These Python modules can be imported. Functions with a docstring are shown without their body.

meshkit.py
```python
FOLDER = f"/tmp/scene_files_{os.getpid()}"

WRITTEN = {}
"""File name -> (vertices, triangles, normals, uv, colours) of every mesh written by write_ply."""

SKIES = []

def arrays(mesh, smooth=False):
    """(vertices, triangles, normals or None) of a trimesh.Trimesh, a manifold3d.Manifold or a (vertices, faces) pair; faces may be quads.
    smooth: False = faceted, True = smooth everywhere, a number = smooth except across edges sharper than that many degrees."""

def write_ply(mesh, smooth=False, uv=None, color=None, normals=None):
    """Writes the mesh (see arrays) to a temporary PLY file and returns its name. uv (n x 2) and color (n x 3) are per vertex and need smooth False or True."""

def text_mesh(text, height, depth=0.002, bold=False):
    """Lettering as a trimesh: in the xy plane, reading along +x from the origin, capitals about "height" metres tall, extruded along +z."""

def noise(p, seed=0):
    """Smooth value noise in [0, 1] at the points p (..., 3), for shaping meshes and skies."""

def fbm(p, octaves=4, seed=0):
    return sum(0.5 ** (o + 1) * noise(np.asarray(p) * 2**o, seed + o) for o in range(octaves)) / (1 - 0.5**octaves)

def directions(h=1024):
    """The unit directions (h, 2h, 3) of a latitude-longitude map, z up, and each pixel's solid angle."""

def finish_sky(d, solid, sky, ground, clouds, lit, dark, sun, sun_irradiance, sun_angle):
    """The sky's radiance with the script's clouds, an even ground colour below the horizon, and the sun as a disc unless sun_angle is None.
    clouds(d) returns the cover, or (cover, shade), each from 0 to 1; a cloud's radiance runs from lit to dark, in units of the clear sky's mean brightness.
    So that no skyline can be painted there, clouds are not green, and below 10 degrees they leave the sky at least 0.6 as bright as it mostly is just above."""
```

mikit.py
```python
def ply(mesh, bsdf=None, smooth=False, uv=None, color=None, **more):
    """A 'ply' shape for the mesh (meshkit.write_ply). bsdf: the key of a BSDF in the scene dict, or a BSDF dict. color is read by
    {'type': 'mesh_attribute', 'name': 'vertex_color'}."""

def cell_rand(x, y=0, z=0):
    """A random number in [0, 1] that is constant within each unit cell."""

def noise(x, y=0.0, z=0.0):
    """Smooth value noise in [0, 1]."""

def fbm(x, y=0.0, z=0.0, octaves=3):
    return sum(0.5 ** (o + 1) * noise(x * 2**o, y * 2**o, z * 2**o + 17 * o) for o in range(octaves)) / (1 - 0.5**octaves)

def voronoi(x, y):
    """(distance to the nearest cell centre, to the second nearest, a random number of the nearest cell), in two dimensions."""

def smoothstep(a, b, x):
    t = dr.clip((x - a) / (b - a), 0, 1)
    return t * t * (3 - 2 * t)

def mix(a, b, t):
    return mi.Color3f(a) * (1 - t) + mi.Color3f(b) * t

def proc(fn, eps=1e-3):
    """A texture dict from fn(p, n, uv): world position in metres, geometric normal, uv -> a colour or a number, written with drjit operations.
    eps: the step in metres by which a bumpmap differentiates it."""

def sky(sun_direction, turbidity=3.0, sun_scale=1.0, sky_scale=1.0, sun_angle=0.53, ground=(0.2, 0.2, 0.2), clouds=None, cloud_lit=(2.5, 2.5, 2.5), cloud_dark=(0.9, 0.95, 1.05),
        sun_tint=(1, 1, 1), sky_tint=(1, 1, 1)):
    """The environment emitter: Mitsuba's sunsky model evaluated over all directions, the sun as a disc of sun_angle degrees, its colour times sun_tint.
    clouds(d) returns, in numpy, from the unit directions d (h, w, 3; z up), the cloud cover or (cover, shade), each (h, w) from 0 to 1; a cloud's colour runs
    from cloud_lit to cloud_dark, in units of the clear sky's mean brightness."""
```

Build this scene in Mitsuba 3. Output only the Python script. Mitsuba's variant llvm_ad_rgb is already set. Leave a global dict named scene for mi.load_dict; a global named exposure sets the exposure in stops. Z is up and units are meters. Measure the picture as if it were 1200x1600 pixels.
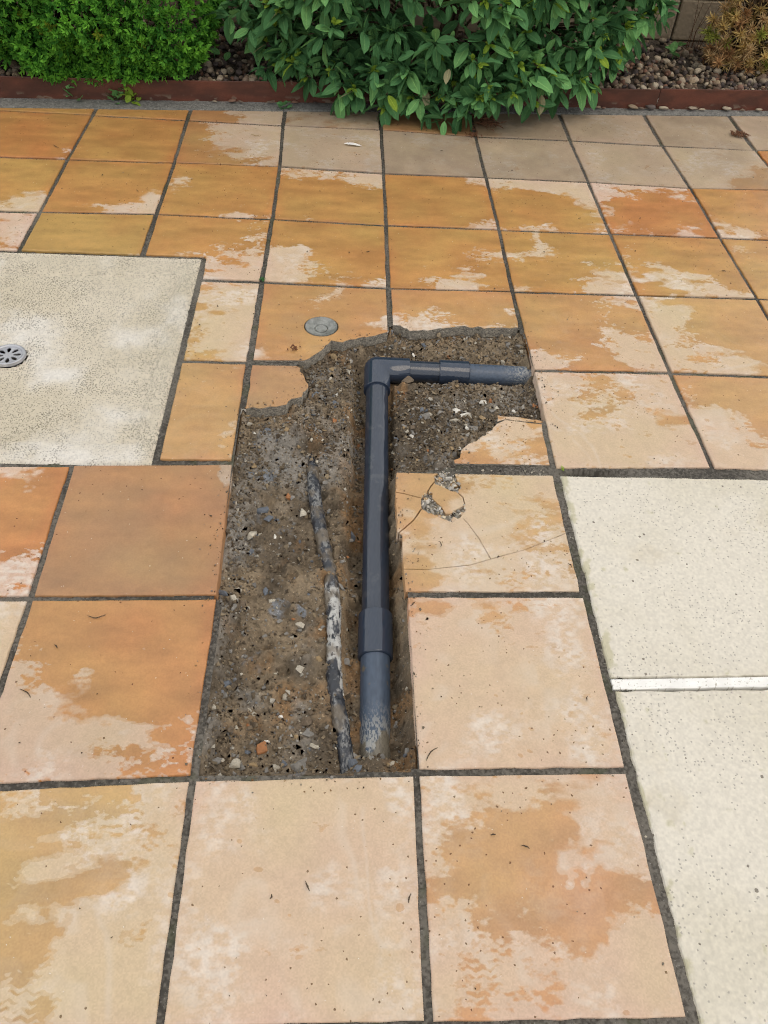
import math
import numpy as np, trimesh, shapely
from shapely.geometry import Polygon, LineString, Point, box as sbox
from shapely.ops import unary_union
from scipy.ndimage import distance_transform_edt, map_coordinates
from scipy.spatial import ConvexHull
import drjit as dr, mitsuba as mi
import mikit, meshkit
from mikit import proc, noise, fbm, voronoi, cell_rand, smoothstep, mix

T = mi.ScalarTransform4f
scene, labels = {}, {}
R = np.random.default_rng(7)

# ------------------------------------------------------------------ camera, sky, exposure
exposure = 2.18
EYE = np.array([0.2509, -3.4399, 1.3979])
FWD = np.array([0.05657, 0.67362, -0.73691])
UPV = np.array([-0.01792, 0.73866, 0.67384])
scene['camera'] = {'type': 'perspective', 'fov': 51.077, 'fov_axis': 'x', 'near_clip': 0.05, 'far_clip': 400.0,
                   'to_world': T().look_at(origin=EYE.tolist(), target=(EYE + FWD).tolist(), up=UPV.tolist())}
scene['sky'] = mikit.sky([0.35, -0.25, 0.9], turbidity=3, sun_scale=0.15, sun_angle=40, ground=(0.25, 0.23, 0.2), clouds=lambda d: 1.0,
                         cloud_lit=(2.5, 2.5, 2.5))

# ------------------------------------------------------------------ helpers
used = {}
def num(base):
    n = used.get(base, 0); used[base] = n + 1
    return base if n == 0 else '%s_%03d' % (base, n)
def put(key, mesh, bsdf, smooth=False, kind=None, **kw):
    key = num(key)
    scene[key] = mikit.ply(mesh, bsdf, smooth, **kw)
    if kind: labels[key] = {'kind': kind}
    return key
def tag(key, label=None, cat=None, group=None, kind=None):
    d = labels.setdefault(key, {})
    for k, v in (('label', label), ('category', cat), ('group', group), ('kind', kind)):
        if v: d[k] = v
def rgb(*c): return {'type': 'rgb', 'value': list(c)}
def bumped(b, fn, scale, eps=1e-3):
    return {'type': 'bumpmap', 'texture': proc(fn, eps), 'scale': scale, 'bsdf': b}
def TM(v, f): return trimesh.Trimesh(np.asarray(v, float), np.asarray(f, int), process=False)
def cat(ms): return trimesh.util.concatenate(ms)
def sstep(a, b, x):
    t = np.clip((x - a) / (b - a), 0, 1); return t * t * (3 - 2 * t)
def tube(P, rad, sides=10, caps=True):
    P = np.asarray(P, float); n = len(P); rad = np.broadcast_to(rad, (n,))
    t = np.gradient(P, axis=0); t /= np.linalg.norm(t, axis=1, keepdims=True)
    a = np.cross(t, [0, 0, 1.0] if abs(t[:, 2]).max() < .95 else [1.0, 0, 0]); a /= np.linalg.norm(a, axis=1, keepdims=True)
    b = np.cross(t, a); an = np.arange(sides) * 2 * np.pi / sides
    v = (P[:, None] + rad[:, None, None] * (np.cos(an)[None, :, None] * a[:, None] + np.sin(an)[None, :, None] * b[:, None])).reshape(-1, 3)
    i, j = np.meshgrid(np.arange(n - 1), np.arange(sides), indexing='ij'); k = (j + 1) % sides
    q = np.stack([i * sides + j, i * sides + k, (i + 1) * sides + k, (i + 1) * sides + j], -1).reshape(-1, 4)
    f = np.vstack([q[:, [0, 1, 2]], q[:, [0, 2, 3]]])
    if caps:
        v = np.vstack([v, P[:1], P[-1:]]); c = np.arange(sides); d = (c + 1) % sides; m = (n - 1) * sides
        f = np.vstack([f, np.stack([np.full(sides, n * sides), d, c], 1), np.stack([np.full(sides, n * sides + 1), m + c, m + d], 1)])
    return TM(v, f)
def lathe(prof, n=48):
    prof = np.asarray(prof, float); an = np.arange(n) * 2 * np.pi / n; m = len(prof)
    v = np.stack([prof[:, None, 0] * np.cos(an), prof[:, None, 0] * np.sin(an), np.broadcast_to(prof[:, None, 1], (m, n))], -1).reshape(-1, 3)
    i, j = np.meshgrid(np.arange(m - 1), np.arange(n), indexing='ij'); k = (j + 1) % n
    q = np.stack([i * n + j, i * n + k, (i + 1) * n + k, (i + 1) * n + j], -1).reshape(-1, 4)
    return TM(v, np.vstack([q[:, [0, 1, 2]], q[:, [0, 2, 3]]]))
def rot_to(d, spin=0.0):
    """rotation taking +x to d with +z kept as upright as possible, then spun about d"""
    d = np.asarray(d, float) / np.linalg.norm(d)
    up = np.array([0, 0, 1.0]) if abs(d[2]) < .98 else np.array([0, 1.0, 0])
    y = np.cross(up, d); y /= np.linalg.norm(y); z = np.cross(d, y)
    c, s = math.cos(spin), math.sin(spin)
    return np.stack([d, y * c + z * s, -y * s + z * c], 1)
def rock(seed, n=11, flat=.7):
    g = np.random.default_rng(seed); p = g.normal(size=(n, 3)); p /= np.linalg.norm(p, axis=1, keepdims=True)
    p *= g.uniform(.75, 1.1, (n, 1)); p *= [1, g.uniform(.65, .95), flat * g.uniform(.7, 1.1)]
    h = ConvexHull(p); f = h.simplices.copy()
    nn = np.cross(p[f[:, 1]] - p[f[:, 0]], p[f[:, 2]] - p[f[:, 0]]); bad = (nn * p[f].mean(1)).sum(1) < 0
    f[bad] = f[bad][:, ::-1]
    return p, f
def rotz(a):
    c, s = math.cos(a), math.sin(a); return np.array([[c, -s, 0], [s, c, 0], [0, 0, 1.0]])
def rand_rot(g, tilt=.5):
    a = g.uniform(0, 2 * np.pi); ax = np.array([math.cos(a), math.sin(a), 0]); th = g.normal() * tilt
    K = np.array([[0, -ax[2], ax[1]], [ax[2], 0, -ax[0]], [-ax[1], ax[0], 0]])
    return (np.eye(3) + math.sin(th) * K + (1 - math.cos(th)) * K @ K) @ rotz(g.uniform(0, 2 * np.pi))

# ------------------------------------------------------------------ paving: layout, in tiles of 0.4 m
S = 0.4
MEAS = {(0,0):(-.008,-.001),(0,1):(.002,-.379),(0,2):(.003,-.786),(0,3):(-.003,-1.188),(0,4):(-.007,-1.605),(0,5):(-.008,-2.006),(0,6):(.001,-2.415),(0,7):(-.001,-2.814),(0,8):(.001,-3.2),
 (-1,0):(-.402,.007),(-1,1):(-.396,-.384),(-1,2):(-.398,-.782),(-1,5):(-.395,-2.024),(-1,6):(-.388,-2.424),(-1,7):(-.392,-2.832),(-2,0):(-.787,.015),(-2,1):(-.791,-.394),(-2,2):(-.788,-.799),
 (-2,5):(-.79,-2.034),(-2,6):(-.79,-2.434),(-2,7):(-.79,-2.84),(-3,0):(-1.19,.02),(-3,1):(-1.19,-.402),(-3,2):(-1.19,-.806),
 (1,6):(.398,-2.403),(1,7):(.401,-2.804),(1,3):(.396,-1.2),(2,0):(.795,-.024),(2,1):(.797,-.398),(2,3):(.795,-1.196),(2,4):(.798,-1.601),(2,5):(.793,-2.004),(2,6):(.796,-2.397),
 (2,7):(.798,-2.8),(2,8):(.8,-3.2),(3,0):(1.198,-.022),(3,3):(1.201,-1.194),(3,4):(1.203,-1.596),(3,5):(1.207,-1.992),(4,0):(1.592,-.034),(4,1):(1.602,-.418),(4,3):(1.602,-1.19),(5,0):(1.995,-.038)}
def node(i, j): return np.array(MEAS.get((i, j), (i * S, -j * S)))
def kerb_y(x): return 0.152 + 0.0864 * x
def edge_y(x): return 0.235 + 0.075 * x
I0, I1, J0, J1 = -6, 7, -1, 10          # table range
# wetness of each tile, 5 x 5 from its far left to its near right corner: 0 dry .. 9 soaked
WET = {(-3,-1):'88888'*5,(-2,-1):'88888'*5,(-1,-1):'89422'*5,(0,-1):'33333'*5,(1,-1):'99999'*5,(1,-1):'89998'*5,(2,-1):'72222'*5,(3,-1):'2'*25,(4,-1):'2'*25,(5,-1):'2'*25,
(-3,0):'9999999999999999999899995',(-2,0):'9999999999999998999969999',(-1,0):'9422294322953229643398765',(0,0):'2222222222322222222222222',(1,0):'4211521113111121111211111',
(2,0):'2222222222222222222222222',(3,0):'2222222222222222222222222',(4,0):'2222222222222242226722788',(5,0):'8888888888999999999999999',
(-3,1):'8888899999999989998588742',(-2,1):'9999999999999959999498523',(-1,1):'9999959999699999998799436',(0,1):'5543299953999989999976899',(1,1):'9999399998999999999998665',
(2,1):'2222269972899859998564565',(3,1):'2222238886599996999966646',(4,1):'8889999999999995999933699',
(-4,2):'9964399832999548887599999',(-3,2):'9964399832999548887599999',(-2,2):'9999999999999989997399955',(-1,2):'9997699995998739643283222',(0,2):'9999979999159990378934854',(1,2):'9999999957998749953795266',
(2,2):'8399962799489878994369633',(3,2):'7999969999567995434765432',(4,2):'6999979999899879887687665',
(-1,3):'2554337742333222542256643',(0,3):'9976997498999939999959999',(1,3):'9999998876334655555555555',(2,3):'9875399787989457983226963',(3,3):'3479922899448993559733355',(4,3):'8'*25,
(-1,4):'9998699998999975999439996',(0,4):'9'*25,(1,4):'4444444444555444432545666',(2,4):'3354236453273252223323221',(3,4):'6788858899238991246712246',
(-2,5):'8733798878236881137612122',(-1,5):'8888388888888888888888888',(1,5):'7642265234521545114463443',(-2,6):'1'*25,(-1,6):'8888878888268881257824345',(1,6):'5353132333121221212221312',
(-2,7):'23334333334444455555'+'44444',(-1,7):'2565225543465622762214322',(0,7):'1212111311112111121111111',(1,7):'2434338822488762753233412',(-1,8):'35311'*5,(0,8):'11211'*5,(1,8):'2132144222'+'11111'*3}
PINK = {(-3,0):.9,(-2,0):.6,(-1,0):.7,(0,0):.45,(1,0):.5,(2,0):.4,(3,0):.5,(4,0):.4,(5,0):.9,(-3,1):.2,(-2,1):.6,(-1,1):.55,(0,1):.5,(1,1):.7,(2,1):.45,(3,1):1.,(4,1):.65,
(-3,2):1.1,(-2,2):.05,(-1,2):.5,(0,2):.45,(1,2):.5,(2,2):.35,(3,2):.5,(4,2):.5,(-1,3):.3,(0,3):.5,(1,3):.6,(2,3):.5,(3,3):.3,(4,3):.4,(-1,4):.5,(0,4):.5,(1,4):.7,(2,4):.5,(3,4):.45,
(-2,5):1.,(-1,5):.85,(1,5):.35,(-2,6):.3,(-1,6):.8,(1,6):.6,(-1,7):.2,(0,7):.5,(1,7):.65}
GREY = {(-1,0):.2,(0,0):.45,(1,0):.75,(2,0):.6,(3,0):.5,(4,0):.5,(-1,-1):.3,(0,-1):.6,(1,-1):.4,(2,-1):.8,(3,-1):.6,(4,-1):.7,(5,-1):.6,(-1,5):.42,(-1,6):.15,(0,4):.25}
ni, nj = I1 - I0, J1 - J0
depth_t = np.zeros((nj, ni)); wet_t, pink_t, grey_t = np.zeros((nj, ni, 5, 5)), np.zeros((nj, ni)), np.zeros((nj, ni))
for j in range(J0, J1):
    for i in range(I0, I1):
        wet_t[j - J0, i - I0] = np.array([int(c) for c in WET[i, j]]).reshape(5, 5) if (i, j) in WET else np.clip((8 if j < 3 else 2) + R.integers(-2, 3, (5, 5)), 0, 9)
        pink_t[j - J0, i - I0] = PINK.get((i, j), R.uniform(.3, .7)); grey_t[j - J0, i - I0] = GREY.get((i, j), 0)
        depth_t[j - J0, i - I0] = 1. if i < 0 and j in (5, 6) else 1. if j <= 2 else .9 if j == 3 else (.85 if j == 4 else .74)
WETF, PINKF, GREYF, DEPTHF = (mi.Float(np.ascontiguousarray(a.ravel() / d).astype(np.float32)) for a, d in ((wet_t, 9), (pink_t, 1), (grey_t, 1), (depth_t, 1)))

def tile_tone(p, uv):
    ti, tj = dr.floor(uv.x), dr.floor(uv.y)
    ii, jj = dr.clip(mi.Int32(ti) - I0, 0, ni - 1), dr.clip(mi.Int32(tj) - J0, 0, nj - 1)
    cell = jj * ni + ii
    x, y = p.x, p.y
    wx = (fbm(x * 9, y * 9, 3.3, 4) - .5) * .5 + (noise(x * 95, y * 95, 1.7) - .5) * .09
    wy = (fbm(x * 9 + 40, y * 9, 8.1, 4) - .5) * .5 + (noise(x * 95, y * 95, 5.7) - .5) * .09
    gx = dr.clip((uv.x - ti + wx * .8) * 5 - .5, 0, 3.999); gy = dr.clip((uv.y - tj + wy * .8) * 5 - .5, 0, 3.999)
    ix, iy = mi.Int32(dr.floor(gx)), mi.Int32(dr.floor(gy)); fx, fy = gx - dr.floor(gx), gy - dr.floor(gy)
    def at(a, b): return dr.gather(mi.Float, WETF, mi.UInt32(cell * 25 + (iy + b) * 5 + ix + a))
    w = dr.lerp(dr.lerp(at(0, 0), at(1, 0), fx), dr.lerp(at(0, 1), at(1, 1), fx), fy)
    w += (fbm(x * 17, y * 30, 2.0, 5) - .5) * .80 + (fbm(x * 90, y * 150, 52., 3) - .5) * .52 * smoothstep(.35, .6, fbm(x * 6, y * 6, 55., 3))
    tri = dr.abs(x * 42 - dr.floor(x * 42) - .5)
    zone = dr.maximum(dr.maximum(dr.exp(-dr.square((x + .20) / .06) - dr.square((y + 3.15) / .05)), dr.exp(-dr.square((x + .31) / .05) - dr.square((y + 2.95) / .06))), dr.exp(-dr.square((x - .50) / .05) - dr.square((y + 3.13) / .05)))
    w += zone * (.10 + .20 * dr.sin(6.2832 * (y * 88 + tri * 1.1)) * noise(x * 60, y * 60, 41.))          # boot tread prints
    v1, v2, vr = voronoi(x * 21 + .3 * noise(x * 40, y * 40), y * 29 + x * 4)                       # splashes: small wet drops
    drop = (vr > .86) & (v1 < .03 + .30 * dr.maximum(noise(x * 75, y * 75, 2.) - .35, 0.)) & (fbm(x * 5, y * 5, 12., 2) > .46)
    soft = .02 + .08 * smoothstep(.4, .7, fbm(x * 4, y * 4, 21., 3))
    wet = .45 * smoothstep(.47 - soft, .47 + soft, w) + .55 * smoothstep(.55 - soft, .55 + soft, w)     # dried rim round each damp patch
    wet = dr.maximum(wet, dr.select(drop, .6, 0.)) * dr.gather(mi.Float, DEPTHF, mi.UInt32(cell))
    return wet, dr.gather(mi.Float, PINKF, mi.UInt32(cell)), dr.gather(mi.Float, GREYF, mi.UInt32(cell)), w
def tile_color(p, n, uv):
    wet, pink, grey, w = tile_tone(p, uv)
    x, y = p.x, p.y
    fu, fv = uv.x - dr.floor(uv.x), uv.y - dr.floor(uv.y)
    rim = dr.minimum(dr.minimum(fu, 1 - fu), dr.minimum(fv, 1 - fv))
    t = dr.clip(pink + (fbm(x * 6, y * 6, 5.0, 4) - .5) * 1.1 + .35 * (1 - smoothstep(.02, .16, rim + .1 * fbm(x * 14, y * 14, 2.))), 0, 1.2)
    dry = mix((.465, .372, .240), (.480, .350, .262), t)
    dry = mix(dry, mi.Color3f(.55, .49, .43), .85 * smoothstep(.45, .78, fbm(x * 11, y * 11, 9.0, 6)) * smoothstep(.25, .75, fbm(x * 70, y * 110, 19.0, 4)))   # lime bloom on the dry stone
    damp = mix((.385, .240, .080), (.39, .180, .063), t)
    damp = damp * (.74 + .5 * fbm(x * 9, y * 26, 4.0, 5))
    c = mix(dry, damp, wet)
    c = mix(c, mi.Color3f(.205, .156, .108), dr.clip(grey * (.55 + .9 * fbm(x * 8, y * 8, 7.0, 4)), 0, .85))  # thin grey-brown tint set per tile; mud smears beside the trench
    c = c * (.93 + .14 * noise(x * 420, y * 420)) * (.94 + .12 * fbm(x * 55, y * 55, 1.0, 3))
    sw = fbm(x * 3 + 1.6 * fbm(x * 4, y * 4, 31., 2), y * 3 + 1.6 * fbm(x * 4, y * 4, 37., 2), 33., 2)   # faint lime swirls left by wiping
    c = mix(c, mi.Color3f(.52, .46, .39), .28 * smoothstep(.05, .0, dr.abs(dr.abs(sw - .5) - .09)) * (1 - wet) * (1 - dr.minimum(grey * 2, 1.)) * smoothstep(.4, .6, noise(x * 25, y * 25, 3.)))
    v1, v2, vr = voronoi(x * 83 + .9 * noise(x * 31, y * 31, 6.), y * 83 + .9 * noise(x * 31, y * 31, 16.))   # dirt specks and pale lime flecks
    dens = .01 + .13 * smoothstep(.5, .75, fbm(x * 7, y * 7, 14., 3))
    sp = (v1 < .04 + .16 * noise(x * 300, y * 300)) & (vr < dens)
    c = dr.select(sp, c * mi.Color3f(.35, .29, .22), c)
    lf = (v1 < .06) & (vr > .975)
    return dr.select(lf, mi.Color3f(.56, .52, .46), c)
def tile_rough(p, n, uv):
    return .78 - .36 * tile_tone(p, uv)[0]
def tile_bump(p, n, uv):
    return .5 * fbm(p.x * 70, p.y * 70, p.z * 70, 4) + .5 * fbm(p.x * 14, p.y * 14, 0., 2)
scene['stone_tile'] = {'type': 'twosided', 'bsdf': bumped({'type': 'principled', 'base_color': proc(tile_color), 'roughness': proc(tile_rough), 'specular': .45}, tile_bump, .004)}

def grit_color(a, b, c, f=260.):
    def fn(p, n, uv):
        t = fbm(p.x * f, p.y * f, p.z * f, 2); s = noise(p.x * f * 1.9, p.y * f * 1.9, p.z * f)
        col = mix(a, b, smoothstep(.3, .7, t))
        return dr.select(s > .83, mi.Color3f(*c), col)
    return fn
def joint_color(p, n, uv):
    t = fbm(p.x * 230, p.y * 230, 0., 3); big = fbm(p.x * 5, p.y * 5, 3., 3)
    c = mix((.040, .036, .030), (.128, .117, .100), smoothstep(.2, .85, t + .7 * (big - .5)))
    c = mix(c, mi.Color3f(.04, .05, .015), smoothstep(.62, .74, fbm(p.x * 14, p.y * 14, 8., 5)) * .4)
    return dr.select(noise(p.x * 380, p.y * 380) > .945, mi.Color3f(.20, .19, .175), c)
scene['joint_mortar'] = {'type': 'twosided', 'bsdf': bumped({'type': 'principled', 'base_color': proc(joint_color), 'roughness': .8, 'specular': .4}, lambda p, n, uv: fbm(p.x * 170, p.y * 170, p.z * 170, 3), .004)}
scene['broken_stone'] = {'type': 'twosided', 'bsdf': bumped({'type': 'principled', 'base_color': proc(grit_color((.13, .12, .105), (.26, .235, .19), (.4, .37, .32))), 'roughness': .9}, lambda p, n, uv: fbm(p.x * 120, p.y * 120, p.z * 120, 3), .004)}

def slab_pts(ring, step, amp, rng, close=True):
    out = []
    ring = np.asarray(ring, float); m = len(ring)
    for a in range(m):
        p, q = ring[a], ring[(a + 1) % m]; L = np.linalg.norm(q - p); k = max(1, int(L / step))
        for s in range(k):
            out.append(p + (q - p) * s / k + (rng.normal(size=2) * amp if s else rng.normal(size=2) * amp * .5))
    return np.array(out)
def ring_in(ring, d):
    e = np.roll(ring, -1, 0) - ring; e /= np.linalg.norm(e, axis=1, keepdims=True) + 1e-12
    nrm = np.stack([-e[:, 1], e[:, 0]], 1); v = nrm + np.roll(nrm, 1, 0)
    v /= np.linalg.norm(v, axis=1, keepdims=True) + 1e-9
    return ring + v * d
def plate(poly, thick=.035, bev=.0035, z=0., tilt=(0, 0), ctr=(0, 0), holes=(), split=False):
    """a stone plate: outline (counter-clockwise) with a rounded upper edge; returns its top and, if split, its sides"""
    if Polygon(poly).exterior.is_ccw is False: poly = poly[::-1]
    rings = [np.asarray(poly, float)] + [np.asarray(h, float) if not Polygon(h).exterior.is_ccw else np.asarray(h, float)[::-1] for h in holes]
    V, F, Fs, off, inner = [], [], [], 0, []
    for r in rings:
        n = len(r); lv = [(0, -thick), (0, -bev), (bev * .3, -bev * .35), (bev, 0)]
        for d, h in lv: V.append(np.c_[ring_in(r, d) if d else r, np.full(n, h)])
        a = np.arange(n); b = (a + 1) % n
        for l in range(3):
            q = [off + l * n + a, off + l * n + b, off + (l + 1) * n + b, off + (l + 1) * n + a]
            (Fs if l == 0 else F).extend([np.stack([q[0], q[1], q[2]], 1), np.stack([q[0], q[2], q[3]], 1)])
        inner.append(off + 3 * n + a); off += 4 * n
    V = np.vstack(V)
    import mapbox_earcut as earcut
    idx = np.concatenate(inner); ends = np.cumsum([len(r) for r in inner]).astype(np.uint32)
    tri = earcut.triangulate_float64(np.ascontiguousarray(V[idx, :2]), ends).reshape(-1, 3)
    tri = idx[tri.astype(int)]
    nz = np.cross(V[tri[:, 1]] - V[tri[:, 0]], V[tri[:, 2]] - V[tri[:, 0]])[:, 2]; tri[nz < 0] = tri[nz < 0][:, ::-1]
    V[:, 2] += z + tilt[0] * (V[:, 0] - ctr[0]) + tilt[1] * (V[:, 1] - ctr[1])
    top = TM(V, np.vstack(F + [tri] + ([] if split else Fs)))
    return (top, TM(V, np.vstack(Fs))) if split else top
def tile_uv(mesh, i, j):
    v = np.array(mesh.vertices)
    return np.c_[i + np.clip((v[:, 0] - i * S) / S, .004, .996), j + np.clip((-v[:, 1] - j * S) / S, .004, .996)]

HOLE = Polygon([(-.008,-1.80),(.05,-1.795),(.095,-1.783),(.146,-1.744),(.162,-1.706),(.151,-1.664),(.126,-1.606),(.146,-1.584),(.172,-1.561),(.199,-1.53),(.22,-1.488),(.254,-1.496),(.3,-1.472),
 (.357,-1.453),(.388,-1.437),(.402,-1.404),(.425,-1.403),(.453,-1.43),(.53,-1.419),(.61,-1.399),(.707,-1.404),(.782,-1.397),(.796,-1.45),(.803,-1.60),(.807,-1.70),(.806,-1.79),(.79,-1.822),
 (.668,-1.806),(.654,-1.853),(.594,-1.91),(.56,-1.947),(.54,-1.994),(.50,-2.012),(.392,-2.02),(.389,-2.1),(.388,-2.222),(.398,-2.26),(.400,-2.396),(.403,-2.411),(.402,-2.79),(.38,-2.80),
 (.2,-2.803),(.012,-2.806),(.010,-2.43),(-.006,-2.415),(-.010,-2.03)])
tile_polys = []
def add_tile(i, j, ring=None, amp=.0007, step=.03, broken=False, hw=.0065, label=None, holes=(), raw=False):
    n00, n10, n11, n01 = node(i, j), node(i + 1, j), node(i + 1, j + 1), node(i, j + 1)
    if ring is None:
        ring = np.array([n01 + [hw, hw], n11 + [-hw, hw], n10 + [-hw, -hw], n00 + [hw, -hw]]) + R.uniform(-.001, .001, (4, 2))
    pts = np.asarray(ring, float) if raw else slab_pts(ring, step, amp, R)
    tile_polys.append(Polygon(pts).buffer(0))
    c = pts.mean(0); z = R.normal() * .0008; tl = R.normal(size=2) * .0022
    r = plate(pts, z=z, tilt=tl, ctr=c, holes=holes, split=broken, bev=.0018 if broken else .0032)
    top = r[0] if broken else r
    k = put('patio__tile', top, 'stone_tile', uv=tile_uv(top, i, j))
    if broken: put(k + '__broken_edge', r[1], 'broken_stone')
    if label: tag(k, label)
    return k
SL = (-1.15, -.208, -2.022, -1.062)      # drain slab
for j in range(-1, 10):
    for i in range(-5, 6):
        if (i, j) in {(0,3),(0,4),(1,3),(1,4),(0,5),(0,6),(1,5),(-1,2)} or (i >= 2 and j >= 5): continue
        if j == -1:
            a, b = node(i, 0), node(i + 1, 0); xa, xb = a[0] + .0085, b[0] - .0085
            if kerb_y(xb) - b[1] < .03: continue
            add_tile(i, j, [(xa, a[1] + .008), (xb, b[1] + .008), (xb, kerb_y(xb) - .004), (xa, kerb_y(xa) - .004)])
        elif j in (2, 3, 4) and -3 <= i <= -2:
            if j == 2: n0, n1 = node(i, 2), node(i + 1, 2); add_tile(i, j, [(n0[0] + .0085, -1.052), (n1[0] - .0085, -1.052), n1 + [-.0085, -.0085], n0 + [.0085, -.0085]])
        elif i == -1 and j in (3, 4):
            n1, n2 = node(0, j), node(0, j + 1)
            add_tile(i, j, [(-.190, n2[1] + .009), (n2[0] - .0085, n2[1] + (.010 if j == 4 else .009)), (n1[0] - .0085, n1[1] - .009), (-.190, n1[1] - .009)])
        else: add_tile(i, j)
add_tile(-1, 2, [(-.387,-1.050),(-.200,-1.050),(-.192,-1.06),(-.188,-1.179),(-.012,-1.180),(-.006,-.795),(-.389,-.791)])
def jag(ring, first, last, g=.0035, step=.012):
    """outline whose edges from corner first to corner last are a rough break"""
    out, n = [], len(ring)
    for a in range(n):
        p, q = np.array(ring[a], float), np.array(ring[(a + 1) % n], float); L = np.linalg.norm(q - p); br = first <= a < last
        k = max(1, int(L / (step if br else .03)))
        for s in range(k): out.append(p + (q - p) * s / k + R.normal(size=2) * (g if br and s else .0006))
    return np.array(out)
circ = [(.19 + .0508 * math.cos(a), -1.42 + .0508 * math.sin(a)) for a in np.arange(48) * 2 * np.pi / 48]
add_tile(0, 3, jag([(.387,-1.231),(.006,-1.199),(.004,-1.592),(.146,-1.588),(.172,-1.561),(.199,-1.53),(.22,-1.488),(.254,-1.496),(.3,-1.472),(.357,-1.453),(.387,-1.437)][::1] and
   [(.005,-1.592),(.146,-1.586),(.172,-1.561),(.199,-1.53),(.22,-1.488),(.254,-1.496),(.3,-1.472),(.357,-1.453),(.387,-1.437),(.388,-1.21),(.006,-1.199)], 1, 8, .002), raw=True, broken=True, holes=[circ],
   label='broken ochre tile with a round grey cap set in it')
add_tile(0, 4, jag([(.003,-1.800),(.05,-1.795),(.095,-1.783),(.146,-1.744),(.162,-1.706),(.151,-1.664),(.126,-1.612),(.003,-1.615)], 0, 6, .0025), raw=True, broken=True,
   label='small ochre remnant of a broken tile left of the pipe elbow')
add_tile(1, 3, jag([(.405,-1.402),(.425,-1.401),(.453,-1.429),(.53,-1.417),(.61,-1.397),(.707,-1.402),(.785,-1.396),(.787,-1.205),(.405,-1.209)], 0, 6, .0025), raw=True, broken=True,
   label='ochre tile broken off lengthwise above the side pipe')
add_tile(1, 4, jag([(.54,-1.992),(.783,-1.991),(.787,-1.834),(.69,-1.822),(.668,-1.836),(.654,-1.853),(.594,-1.91),(.56,-1.947)], 3, 8, .004), raw=True, broken=True,
   label='broken dusty pale tile corner beside the rubble')
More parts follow.
